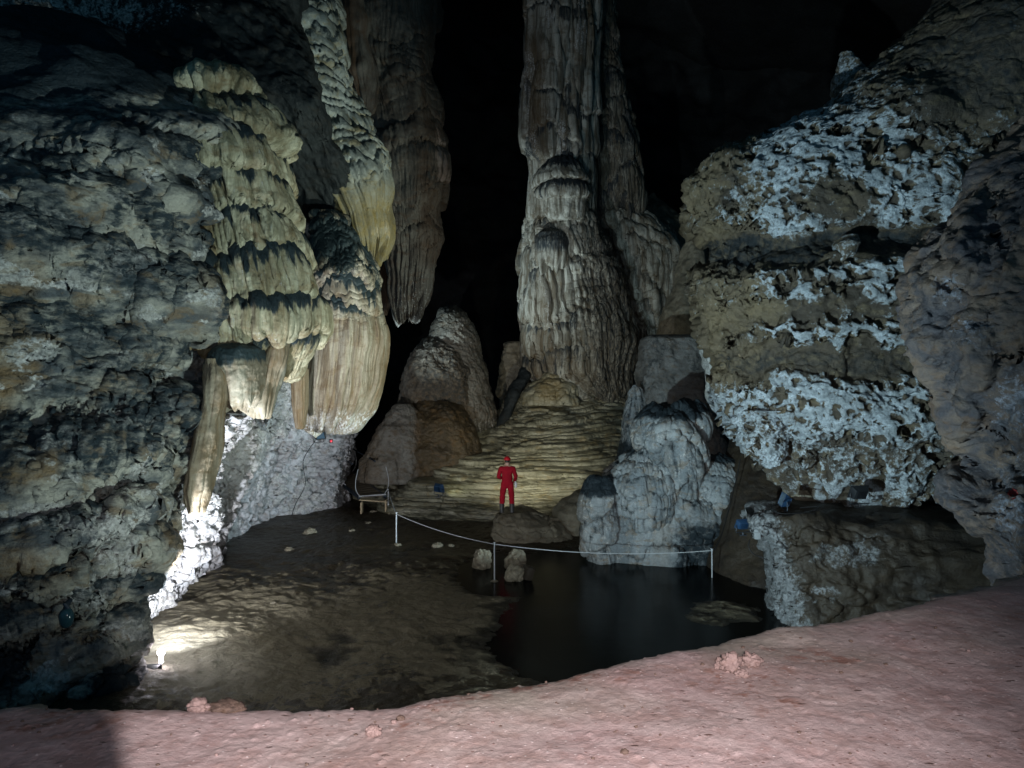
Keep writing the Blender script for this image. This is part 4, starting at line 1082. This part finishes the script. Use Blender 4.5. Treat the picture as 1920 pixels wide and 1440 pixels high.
e = empty('clay_clod', on_ledge(1388, 1256), 'largest broken pink clod lying on the right part of the clay ledge', 'clod')
for k, (a, b, c, d) in enumerate([(1372, 1258, 42, 40), (1408, 1246, 40, 26), (1352, 1254, 22, 24), (1392, 1268, 26, 14)]):
    q = on_ledge(a, b)
    s = q.y / FPX
    link('chunk', lump(q + Vector((0, 0, d * s * .3)), (c * s / 2, c * s / 2.2, d * s * .55), 40 + k, 4, .34, 1.9), M['stone'], e, q)
stone('stone', 370, 1318, 40, 26, M['stone'], 3, 'pale pink stone on the rim of the ledge, left of the brown earth clod', 'stone', sub=4)
stone('earth_clod', 425, 1318, 72, 22, M['clod'], 5, 'wide dark brown earth clod on the rim of the pink ledge', 'clod', sub=4)
stone('stone', 700, 1376, 30, 22, M['stone'], 6, 'angular brownish pink stone lying alone in the middle of the clay ledge', 'stone', sub=4)
stone('stone', 752, 1350, 16, 10, M['clod'], 7, 'small brown stone just right of and behind the angular pink stone', 'stone')
stone('stone', 738, 1356, 12, 7, M['stone'], 8, 'tiny flat pink stone between the angular stone and the small brown one', 'stone')
stone('stone', 1170, 1412, 16, 9, M['clod'], 9, 'small brown stone near the bottom of the clay ledge below the large clod', 'stone')
bq_ = Vector((-1.055, .50, LZ))
o = link('shadow_blocker_stone', lump(bq_ + Vector((0, 0, .75)), (.60, .26, 1.15), 91, 5, .14, 2.2), M['stone'], None, bq_)  # out-of-view blocker added to shadow the ledge's left corner
tag(o, 'unseen pink stone added at the left to cast shadow over the left ledge corner', 'stone')
r_ = random.Random(5)
for k in range(46):
    a, b = r_.uniform(20, 1900), r_.uniform(1170, 1432)
    lim = np.interp(a, rimpx[:, 0], rimpx[:, 1]) + 14
    if b < lim:
        b = lim + r_.uniform(0, 1) * (1435 - lim)
    stone('pebble', a, b, r_.uniform(4, 9), r_.uniform(3, 5.5), M['clod' if r_.random() < .85 else 'stone'], 60 + k, 'tiny pebble scattered on the pink clay ledge', 'pebble', 'pebbles scattered on the clay ledge', 2)

# boulders standing on the floor
def floorrock(name, px, py, wpx, hpx, mat, seed, label, cat='boulder', amp=.16, f=1.3, depth=.9):
    q = ground(px, py, .05)
    s = q.y / FPX
    me = lump(q + Vector((0, wpx * s / 2 * depth * .6, hpx * s * .25)), (wpx * s / 2, wpx * s / 2 * depth, hpx * s * .78), seed, 5, amp, f, cut=-.5)
    o = link(name, me, mat, None, q)
    return tag(o, label, cat)


floorrock('boulder', 903, 1064, 38, 33, M['boulder'], 2, 'small rounded grey boulder left of the middle rope post', amp=.2, f=1.3)
floorrock('boulder', 968, 1064, 44, 30, M['boulder'], 4, 'rounded boulder right of the middle rope post, behind the lower one', amp=.2, f=1.3)
floorrock('boulder', 964, 1087, 40, 24, M['boulder'], 6, 'low rounded boulder in front, beside the tilted grey box', amp=.2, f=1.3)
M['blackbox'] = simple('dull_dark_box', (.006, .009, .012), .8, spec=.2)
bo = [loft([(958, 945, 985, 26.6, .7), (966, 930, 1020, 26.5, 1.0), (980, 922, 1050, 26.4, 1.2), (1000, 920, 1068, 26.3, 1.3), (1022, 922, 1072, 26.3, 1.3)], 1, zf=.3, nu=170, nv=90, seed=111, pw=2.6, disp=[d_fbm(.9, .12, 3, seed=1), d_plates(.8, .6, .09, 2, .4), d_fbm(4, .03, 3, seed=3)])]
rock('standing_boulder', bo, M['boulder'], 'flat-topped boulder on which the person in red stands', 'boulder')
bo = [loft([(925, 1085, 1120, 27.5, .6), (940, 1055, 1135, 27.2, .9), (960, 1040, 1120, 27.0, 1.0), (1000, 1030, 1110, 27, 1.0)], 1, nu=120, nv=80, seed=113, disp=[d_fbm(.9, .15, 4, seed=1), d_fbm(4, .03, 3, seed=3)])]
rock('rock_hump', bo, M['boulder'], 'low muddy rock hump between the person and the white stalagmite cluster', 'boulder')
for k, (a, b, c) in enumerate([(744, 1026, 16), (580, 1003, 26), (620, 935, 20), (700, 965, 18), (660, 1000, 16), (820, 1028, 22), (845, 1027, 14), (540, 1035, 18), (512, 1138, 18), (735, 968, 22), (690, 985, 14), (600, 960, 16)]):
    o = floorrock('floor_stone', a, b, c, c * .42, M['boulder'], 30 + k, 'small flat stone lying on the dark mud floor near the rope', 'stone', .2, 1.6)
    o['group'] = 'stones on the mud floor'

# ================================================================== ROPE BARRIER
posts = []
for (a, yb, yt, D, lab) in [(728, 967, 918, 30.3, 'farthest white rope post, beside the wooden bench'), (743, 1022, 962, 25.0, 'white rope post where the rope bends, second from the bench'),
                            (927, 1091, 1018, 20.8, 'white rope post in the middle of the pool edge between the boulders'), (1335, 1098, 1030, 21.2, 'white rope post at the right end of the rope, by the mud bank')]:
    top, bot = P(a, yt, D), P(a, yb, D)
    e = empty('rope_post', bot, lab, 'post', 'posts holding the rope barrier')
    bm_obj('rod', lambda bm: (tube_into(bm, [bot - Vector((0, 0, .25)), top], .020, 10), tube_into(bm, [top, top + Vector((0, 0, .025))], .034, 10)), M['steel'], e, bot)
    bm_obj('foot', lambda bm: tube_into(bm, [bot - Vector((0, 0, .05)), bot + Vector((0, 0, .02)), bot + Vector((0, 0, .05))], [.10, .10, .05], 14), M['boulder'], e, bot)
    posts.append(top)
rp = []
for (A, B), sag in zip(zip(posts, posts[1:]), (.04, .10, .16)):
    for k in range(25):
        t = k / 24
        q = A.lerp(B, t)
        q.z -= sag * 4 * t * (1 - t) + .03
        rp.append(q)
o = bm_obj('rope', lambda bm: tube_into(bm, rp, .011, 6), M['rope'], None, posts[1])
tag(o, 'thin white rope strung along the four posts at the pool edge', 'rope')

# ================================================================== PERSON
def skinned(verts, edges, radii, sub=2, root=0):
    me = bpy.data.meshes.new('sk')
    me.from_pydata([Vector(v) for v in verts], edges, [])
    o = bpy.data.objects.new('sk', me)
    COL.objects.link(o)
    o.modifiers.new('s', 'SKIN')
    sv = me.skin_vertices[0].data
    for i, r in enumerate(radii):
        sv[i].radius = (r, r) if not isinstance(r, tuple) else r
        sv[i].use_root = i == root
    m = o.modifiers.new('d', 'SUBSURF')
    m.levels = m.render_levels = sub
    dg = bpy.context.evaluated_depsgraph_get()
    out = bpy.data.meshes.new_from_object(o.evaluated_get(dg))
    bpy.data.objects.remove(o)
    return out


PD = 25.6
foot = P(951, 960, PD)
pe = empty('person', foot, 'person in a red coverall and red helmet seen from behind, standing on the boulder', 'person')
pe.rotation_euler[2] = 0
H = 1.0
vb = [(0, 0, .93), (0, -.01, 1.10), (0, -.02, 1.28), (0, -.01, 1.42), (0, 0, 1.50), (0, .01, 1.58), (0, .015, 1.66),      # 0-6 spine, neck, head
      (.11, 0, .86), (.135, .02, .48), (.145, -.02, .10), (.155, .10, .05),                                                # 7-10 right leg
      (-.11, 0, .86), (-.145, .01, .48), (-.165, -.02, .10), (-.185, .09, .05),
      (.185, -.01, 1.40), (.265, -.05, 1.13), (.235, .12, .98), (.225, .17, .93),                                          # 15-18 right arm
      (-.185, -.01, 1.40), (-.275, -.04, 1.13), (-.12, .16, 1.06), (-.06, .19, 1.06)]
eb = [(0, 1), (1, 2), (2, 3), (3, 4), (4, 5), (5, 6), (0, 7), (7, 8), (8, 9), (9, 10), (0, 11), (11, 12), (12, 13), (13, 14), (3, 15), (15, 16), (16, 17), (17, 18), (3, 19), (19, 20), (20, 21), (21, 22)]
rb = [(.165, .125), (.165, .125), (.185, .13), (.15, .11), (.065, .065), (.085, .09), (.08, .09), (.105, .11), (.085, .09), (.07, .075), (.05, .04), (.105, .11), (.085, .09), (.07, .075), (.05, .04),
      (.085, .085), (.068, .068), (.05, .05), (.038, .038), (.085, .085), (.068, .068), (.05, .05), (.038, .038)]
me = skinned(vb, eb, rb)
v = np.empty(len(me.vertices) * 3, np.float32)
me.vertices.foreach_get('co', v)
v = v.reshape(-1, 3)
fold = .010 * fbm(v * 1.0, 9, 3, 4, (1, 1, 2.5)) * sstep(.12, .3, v[:, 2]) * (1 - sstep(1.38, 1.46, v[:, 2])) * 1.6
nrm = np.empty(len(v) * 3, np.float32)
me.vertices.foreach_get('normal', nrm)
v = v + nrm.reshape(-1, 3) * fold[:, None]
belt = np.exp(-((v[:, 2] - 1.01) / .035) ** 2) * .05 * (np.abs(v[:, 0]) < .19)
v[:, :2] *= (1 - belt * 2.0)[:, None]
me.vertices.foreach_set('co', v.ravel())
for mt in ('red', 'skin', 'boot', 'glove'):
    me.materials.append(M[mt])
for f in me.polygons:
    c = f.center
    f.material_index = 1 if c.z > 1.475 else 2 if c.z < .20 else 3 if (c.y > .14 and c.z > .5 and c.z < 1.2) else 0
body = link('body', me, None, pe)


def head_bm(bm):
    r = bmesh.ops.create_uvsphere(bm, u_segments=28, v_segments=20, radius=1)
    for q in r['verts']:
        x, y, z = q.co
        jaw = 1 - .22 * max(0, -z)
        q.co = Vector((x * .074 * jaw, y * .095 * (1 - .1 * max(0, -z)), z * .118))
        if y > .6 and abs(x) < .18 and -.45 < z < .1:
            q.co.y += .022 * (1 - abs(x) / .18)
        if y > .55 and .05 < z < .3 and .15 < abs(x) < .55:
            q.co.y -= .008
        if y > .6 and abs(x) < .3 and -.62 < z < -.5:
            q.co.y += .005
        q.co += Vector((0, .015, 1.635))


bm_obj('head', head_bm, M['skin'], pe)
for sx in (-1, 1):
    def ear(bm, sx=sx):
        r = bmesh.ops.create_uvsphere(bm, u_segments=10, v_segments=8, radius=1)
        for q in r['verts']:
            q.co = Vector((q.co.x * .010 + sx * .078, q.co.y * .020 + .005, q.co.z * .033 + 1.63))
    bm_obj('ear', ear, M['skin'], pe)


def hair_bm(bm):
    r = bmesh.ops.create_uvsphere(bm, u_segments=24, v_segments=16, radius=1)
    kill = []
    for q in r['verts']:
        if q.co.y > .25 or q.co.z < -.55:
            kill.append(q)
        q.co = Vector((q.co.x * .081, q.co.y * .101 + .010, q.co.z * .122 + 1.64))
    bmesh.ops.delete(bm, geom=kill, context='VERTS')


bm_obj('hair', hair_bm, M['hair'], pe)


def helmet_bm(bm):
    r = bmesh.ops.create_uvsphere(bm, u_segments=32, v_segments=20, radius=1)
    kill = []
    for q in r['verts']:
        if q.co.z < -.12:
            kill.append(q)
        k = 1 + .07 * (1 - sstep(-.12, .05, q.co.z))
        ridge = .008 * math.exp(-(q.co.x / .14) ** 2) if q.co.z > .1 else 0
        q.co = Vector((q.co.x * .108 * k, q.co.y * .132 * k + .012, q.co.z * (.118 + ridge) + 1.672))
    bmesh.ops.delete(bm, geom=kill, context='VERTS')
    bmesh.ops.solidify(bm, geom=bm.faces[:], thickness=.006)


hm = bm_obj('helmet', helmet_bm, M['helmet'], pe)
bm_obj('headlamp', lambda bm: box_into(bm, (.05, .035, .04), Matrix.Translation((0, .155, 1.73)), .008), M['black'], hm)


def hand(origin, fwd, down, side, curl):
    """gloved hand: palm, four unequal bent fingers, a thumb off the side of the palm"""
    fwd, down = Vector(fwd).normalized(), Vector(down).normalized()
    lat = fwd.cross(down).normalized() * side
    o = Vector(origin)
    vs, es, rs = [o, o + fwd * .045, o + fwd * .085], [(0, 1), (1, 2)], [(.024, .017), (.036, .016), (.036, .015)]
    for k, L in enumerate((.072, .082, .076, .060)):
        b = o + fwd * .088 + lat * (k - 1.5) * .019
        d = fwd.copy()
        prev = 2
        for s, fr in enumerate((.12, .42, .34, .24)):
            d = (d + down * curl * s * .4).normalized()
            b = b + d * L * fr
            vs.append(b.copy())
            rs.append((.0095 - .001 * s,) * 2)
            es.append((prev, len(vs) - 1))
            prev = len(vs) - 1
    b = o + fwd * .03 - lat * .034
    prev = 1
    for s in range(3):
        b = b + (fwd * .8 - lat * (.6 - .3 * s) + down * .3).normalized() * .026
        vs.append(b.copy())
        rs.append((.0115 - .0015 * s,) * 2)
        es.append((prev, len(vs) - 1))
        prev = len(vs) - 1
    return skinned(vs, es, rs, 1, 0)


link('glove', hand((.235, .15, .95), (.05, .45, -.9), (-.3, 1, 0), 1, .5), M['glove'], pe)
link('glove', hand((-.07, .19, 1.06), (1, .15, -.15), (0, -.2, -1), -1, .6), M['glove'], pe)
for sx in (-1, 1):
    def boot(bm, sx=sx):
        x = .145 if sx > 0 else -.165
        tube_into(bm, [(x, -.03, -.01), (x, -.03, .10), (x * .99, -.02, .20), (x * .98, -.015, .27)], [.062, .060, .074, .082], 16)
        r = bmesh.ops.create_uvsphere(bm, u_segments=16, v_segments=10, radius=1)
        for q in r['verts']:
            q.co = Vector((q.co.x * .055 + x + .02 * sx, q.co.y * .145 + .05, max(q.co.z, -.55) * .065 + .035))
    bm_obj('boot', boot, M['boot'], pe)


def pouch(bm):
    tube_into(bm, [(.245, -.02, .99), (.262, -.04, .92), (.262, -.05, .84), (.255, -.05, .78)], [.022, .042, .04, .018], 12)


bm_obj('hanging_glove', pouch, M['glove'], pe)
pe.scale = (1.06, 1.06, 1.0)

# ================================================================== FLOODLIGHTS
def aim(loc, target):
    return Matrix.Translation(loc) @ (Vector(target) - Vector(loc)).to_track_quat('Y', 'Z').to_matrix().to_4x4()


def floodlight(loc, target, size, label, paint='blue', base=True, lens='lens'):
    """loc: middle of the lamp head"""
    loc = Vector(loc)
    e = empty('floodlight', loc, label, 'floodlight')
    T = (Vector(target) - loc).to_track_quat('Y', 'Z').to_matrix().to_4x4()
    s = size

    def head(bm):
        box_into(bm, (s, s * .34, s * .74), T, s * .04, .72)
        for k in range(-3, 4):
            box_into(bm, (s * .02, s * .10, s * .46), T @ Matrix.Translation((k * s * .09, -s * .20, 0)))
        for sgn in (-1, 1):
            box_into(bm, (s * 1.04, s * .05, s * .05), T @ Matrix.Translation((0, s * .17, sgn * s * .36)), s * .01)
            box_into(bm, (s * .05, s * .05, s * .68), T @ Matrix.Translation((sgn * s * .50, s * .17, 0)), s * .01)
    bm_obj('housing', head, M[paint], e)
    bm_obj('lens', lambda bm: box_into(bm, (s * .9, s * .02, s * .64), T @ Matrix.Translation((0, s * .168, 0))), M[lens], e)

    def yoke(bm):
        R = T.to_3x3()
        fx = R @ Vector((1, 0, 0))
        d = Vector((0, 0, -1))
        a = fx * s * .56
        tube_into(bm, [a, a * 1.0 + d * s * .55, -a + d * s * .55, -a], s * .035, 8)
        if base:
            tube_into(bm, [d * s * .55, d * s * .75], s * .05, 8)
            box_into(bm, (s * .5, s * .3, s * .05), Matrix.Translation(d * s * .75), s * .01)
    bm_obj('yoke', yoke, M['black' if paint == 'black' else 'frame'], e)
    return e


LAMPS = {}
LAMPS['right_tilt'] = floodlight(P(1472, 938, 18.5), P(500, 560, 20), .42, 'tilted blue floodlight on the ledge in front of the pale rock lump')
LAMPS['right_dark'] = floodlight(P(1612, 925, 18.0), P(1150, 420, 36), .42, 'dark floodlight under the banded overhang, rightmost of the lamps', 'black')
LAMPS['right_low'] = floodlight(P(1393, 984, 18.9), P(1010, 470, 36), .32, 'blue floodlight at the pale broken edge of the rock ledge above the junction box')
LAMPS['flow'] = floodlight(P(822, 916, 29.6), P(1010, 830, 34), .42, 'blue floodlight standing on the dark floor left of the person')
lw = surf('under', 603, 828, 9) or P(603, 828, 30.0)
LAMPS['left_black'] = floodlight(lw + Vector((.15, -.35, .1)), P(1450, 420, 21), .45, 'black floodlight fixed high on the white undercut rock face', 'black', False)
ll = P(281, 1262, 13.5)
LAMPS['low_left'] = floodlight(ll, P(470, 990, 24), .34, 'lit floodlight shining at the pool edge under the left wall', 'black', True, 'lit')

lb = ll + Vector((.12, .16, .30))
def bulb(bm):
    r = bmesh.ops.create_uvsphere(bm, u_segments=18, v_segments=12, radius=.065)
    bmesh.ops.translate(bm, verts=r['verts'], vec=lb)
    box_into(bm, (.05, .05, .14), Matrix.Translation(lb - Vector((0, 0, .12))), .01)
bm_obj('bulb', bulb, M['lit'], LAMPS['low_left'], lb)
q = lw + Vector((.55, -.1, -.12))
o = bm_obj('indicator_light', lambda bm: (box_into(bm, (.12, .10, .14), Matrix.Translation(q), .015),), M['black'], None, q)
tag(o, 'small lamp box with a red indicator on the white undercut face', 'indicator')
bm_obj('red_lens', lambda bm: box_into(bm, (.08, .03, .08), Matrix.Translation(q + Vector((.02, -.06, 0))), .012), M['redled'], o, q)

# junction box, cables
q = P(1406, 1006, 16.85)
q = surf('bank', 1412, 1008, 8) or q
o = bm_obj('junction_box', lambda bm: (box_into(bm, (.14, .07, .22), Matrix.Translation(q + Vector((-.02, -.06, 0))), .012), box_into(bm, (.15, .03, .02), Matrix.Translation(q + Vector((-.02, -.10, .04))), .004)), M['box'], None, q)
tag(o, 'small pale grey junction box on the broken edge of the rock ledge', 'junction box')


def cable(pts, r, label):
    o = bm_obj('cable', lambda bm: tube_into(bm, smoothline(pts), r, 6), M['cable'], None, pts[0])
    return tag(o, label, 'cable')


def smoothline(pts, n=12):
    pts = [Vector(p) for p in pts]
    out = []
    for i in range(len(pts) - 1):
        p0, p1, p2, p3 = pts[max(i - 1, 0)], pts[i], pts[i + 1], pts[min(i + 2, len(pts) - 1)]
        for k in range(n):
            t = k / n
            out.append(.5 * ((2 * p1) + (p2 - p0) * t + (2 * p0 - 5 * p1 + 4 * p2 - p3) * t * t + (3 * p1 - p0 - 3 * p2 + p3) * t ** 3))
    return out + [pts[-1]]


cable([P(1406, 1012, 16.7), P(1404, 1025, 16.6), P(1412, 1038, 16.6), P(1425, 1044, 16.6), P(1440, 1050, 16.5)], .012, 'thin cable drooping below the junction box')
cable([P(1388, 860, 22.4), P(1380, 900, 22.2), P(1364, 965, 21.8), P(1350, 1010, 21.4), P(1338, 1032, 21.2)], .014, 'black cable running down from the rock to the right rope post')
cable([P(1460, 945, 18.1), P(1446, 950, 17.5), P(1460, 962, 17.2), P(1500, 962, 17.2), P(1530, 955, 17.3), P(1532, 950, 17.5), P(1500, 952, 17.6)], .012, 'black cable looped on the ledge beside the tilted blue lamp')
cable([lw + Vector((0, -.3, -.1)), surf('under', 578, 870, 9) + Vector((0, -.06, 0)), surf('under', 580, 900, 9) + Vector((0, -.06, 0)), surf('under', 562, 950, 9) + Vector((0, -.06, 0)), surf('under', 556, 968, 12) + Vector((0, -.06, 0))], .013, 'black cable trailing down the white undercut face from the black lamp')

# glass lamp on the left wall
q = surf('wall', 136, 1160, 8)
e = empty('wall_lamp', q, 'small blue-green egg-shaped glass lamp on the dark foot of the left wall', 'lamp')


def egg(bm):
    r = bmesh.ops.create_uvsphere(bm, u_segments=24, v_segments=16, radius=1)
    for v_ in r['verts']:
        v_.co = Vector((v_.co.x * .115, v_.co.y * .10, v_.co.z * .165)) + q + Vector((0, -.08, 0))


bm_obj('glass', egg, M['bluebulb'], e, q)
bm_obj('cap', lambda bm: tube_into(bm, [q + Vector((0, -.08, .14)), q + Vector((0, -.08, .19)), q + Vector((0, .05, .24))], [.06, .05, .03], 12), M['frame'], e, q)

# red paint mark on the near wall, follows the rock
cpt = surf('near', 1898, 924, 6)
def paint(bm):
    Vn = SURF['near'][0]
    a, b = proj(Vn)
    m = blob(a, b, 1898, 924, 9, 12, .5) + .35 * n2(a * .12, b * .12, 4) > .55
    nrm = gnormals(Vn, True)
    idx = {}
    nv_, nu_ = a.shape
    def g(i, j):
        j %= nu_
        if (i, j) not in idx:
            idx[(i, j)] = bm.verts.new(Vector(Vn[i, j] + nrm[i, j] * .006))
        return idx[(i, j)]
    ys_, xs_ = np.nonzero(m & (Vn[..., 1] < 11))
    for i, j in zip(ys_, xs_):
        if i + 1 < nv_:
            try:
                bm.faces.new((g(i, j), g(i + 1, j), g(i + 1, j + 1), g(i, j + 1)))
            except ValueError:
                pass


bm_obj('paint_mark', paint, M['redpaint'], nw, cpt)

# ================================================================== GANGWAY, BENCH, BOX
e = empty('gangway', P(698, 931, 30.5), 'dark metal gangway with curved pale railings climbing away behind the left wall', 'gangway')
A0, A1 = P(676, 932, 30.3), P(722, 928, 30.3)
B0, B1 = P(620, 888, 35), P(655, 880, 35.5)
def deckf(bm):
    for k in range(14):
        t0, t1 = k / 14, (k + .9) / 14
        q = [A0.lerp(B0, t0), A1.lerp(B1, t0), A1.lerp(B1, t1), A0.lerp(B0, t1)]
        lo = [bm.verts.new(v_ - Vector((0, 0, .04))) for v_ in q]
        hi = [bm.verts.new(v_) for v_ in q]
        bm.faces.new(hi)
        bm.faces.new(lo[::-1])
        for i in range(4):
            bm.faces.new((lo[i], lo[(i + 1) % 4], hi[(i + 1) % 4], hi[i]))
bm_obj('deck', deckf, M['deck'], e)
for o_ in [c for c in e.children]:
    o_.matrix_parent_inverse = Matrix.Translation(-e.location)
def gpart(name, fn, mat):
    o = bm_obj(name, fn, mat, e)
    o.matrix_parent_inverse = Matrix.Translation(-e.location)
for a, b in ((A0, B0), (A1, B1)):
    gpart('stringer', lambda bm: tube_into(bm, [a - Vector((0, 0, .06)), b - Vector((0, 0, .06))], .075, 8), M['frame'])
    gpart('handrail', lambda bm: tube_into(bm, [a.lerp(b, .25) + Vector((0, 0, 1.05)), b + Vector((0, 0, 1.0))], .035, 8), M['frame'])
    for t in (.02, .45, .9):
        q = a.lerp(b, t)
        out = (A0 - A1).normalized() * (.16 if a is A0 else -.16)
        gpart('railing_post', lambda bm: tube_into(bm, smoothline([q, q + out * .9 + Vector((0, 0, .25)), q + out + Vector((0, 0, .6)), q + out * .4 + Vector((0, 0, 1.05))], 6), .016, 6), M['steel'])
gpart('end_bar', lambda bm: tube_into(bm, [A0 + Vector((-.05, -.05, .03)), A1 + Vector((.05, -.05, .03))], .03, 8), M['steel'])

bq = ground(700, 955, .05)
bD = 29.4
e = empty('wooden_bench', P(700, 953, bD), 'low worn wooden bench at the foot of the gangway', 'bench')
def bpart(name, fn, mat):
    o = bm_obj(name, fn, mat, e)
    o.matrix_parent_inverse = Matrix.Translation(-e.location)
l, r = P(674, 941, bD), P(726, 937, bD)
for k in range(3):
    dy = Vector((0, .13 * k, .0))
    bpart('slat', lambda bm: box_into(bm, ((r - l).length, .115, .035), Matrix.Translation((l + r) / 2 + dy) @ Matrix.Rotation(-math.atan2((l - r).z, (r - l).x), 4, 'Y') @ Matrix.Identity(4), .006), M['wood'])
for q in (l, r):
    for dy in (0, .26):
        s = .06 if q is l else -.06
        bpart('leg', lambda bm: box_into(bm, (.05, .05, .42), Matrix.Translation(q + Vector((s, dy, -.23))), .004), M['wood'])

q = ground(988, 1086, .04)
o = bm_obj('tilted_box', lambda bm: box_into(bm, (.22, .30, .34), Matrix.Translation(q + Vector((.02, .1, .15))) @ Matrix.Rotation(math.radians(16), 4, 'Y') @ Matrix.Rotation(.5, 4, 'Z'), .02), M['bank'], None, q)
tag(o, 'tilted grey box leaning on the low boulders by the middle rope post', 'box')

# ================================================================== CAMERA, LIGHT, WORLD
cam = bpy.data.cameras.new('Camera')
cam.sensor_width = 36
cam.lens = FPX / 1920 * 36
cam.shift_y = (HY - 720) / 1920
cam.clip_end = 300
co = bpy.data.objects.new('Camera', cam)
co.location = (0, 0, CAMZ)
co.rotation_euler = (math.pi / 2, 0, 0)
COL.objects.link(co)
sc.camera = co


def spot(name, loc, target, power, col, angle=150, blend=.6, r=.12):
    l = bpy.data.lights.new(name, 'SPOT')
    l.energy = power
    l.color = col
    l.spot_size = math.radians(angle)
    l.spot_blend = blend
    l.shadow_soft_size = r
    o = bpy.data.objects.new(name, l)
    COL.objects.link(o)
    o.location = loc
    o.rotation_euler = (Vector(target) - Vector(loc)).to_track_quat('-Z', 'Y').to_euler()
    return o


def off(e, target, d=.3):
    p_ = e.location.copy()
    return p_ + (Vector(target) - p_).normalized() * d

COLD, WARM, NEUT = (.70, .92, 1.0), (.95, 1.0, .66), (.90, 1.0, .86)
spot('low_left_lamp_light', LAMPS['low_left'].location + Vector((.12, .28, .34)), P(420, 700, 22), 3600, (.90, .94, 1.0), 112, .85, .06)
t = P(1010, 850, 33)
spot('flowstone_lamp_light', off(LAMPS['flow'], t), t, 10, WARM, 140, .6, .08)
# lamp the person holds in front, throwing on the flowstone
spot('hand_lamp_light', P(951, 893, PD + .55), P(1020, 800, 34), 600, (1.0, .97, .74), 96, .9, .06)
t = P(600, 500, 24)
spot('right_tilt_lamp_light', off(LAMPS['right_tilt'], t), t, 4600, NEUT, 66, .9, .1)
t = P(520, 880, 27)
spot('right_low_lamp_light', off(LAMPS['right_low'], t), t, 4200, COLD, 34, .9, .1)
t = P(1060, 420, 37)
spot('left_black_lamp_light', off(LAMPS['left_black'], t, .5), t, 4600, (.74, .93, 1.0), 48, 1.0, .12)
# unseen spots added under the ledge rim to light the rock from below
spot('added_under_ledge_light', (-3.6, 7.0, 1.6), P(1520, 650, 19), 7800, (.66, .91, 1.0), 74, 1.0, .1)
spot('added_under_ledge_light', (3.4, 8.2, 1.2), P(390, 540, 15), 4300, (.80, 1.0, .96), 66, 1.0, .1)
spot('added_under_ledge_light', (.2, 8.6, 1.4), P(1030, 690, 34), 800, (.80, .94, 1.0), 44, .8, .12)
# caver's lamp over the ledge
spot('ledge_lamp_light', (0.0, -.6, 5.72), (-.1, 4.4, LZ), 2050, (1, .93, .90), 68, 1, .02)
spot('ledge_fill_light', (1.3, -1.2, 5.5), (0, 4.0, LZ), 470, (1, .91, .95), 80, .9, .2)  # unseen fill added to lift the shadowed part of the ledge
w_ = bpy.data.worlds.new('World')
sc.world = w_
w_.use_nodes = True
w_.node_tree.nodes['Background'].inputs[0].default_value = (.16, .50, .80, 1)
w_.node_tree.nodes['Background'].inputs[1].default_value = .18

sc.view_settings.view_transform = 'Standard'
sc.view_settings.look = 'None'
sc.view_settings.exposure = .22
sc.view_settings.gamma = 1
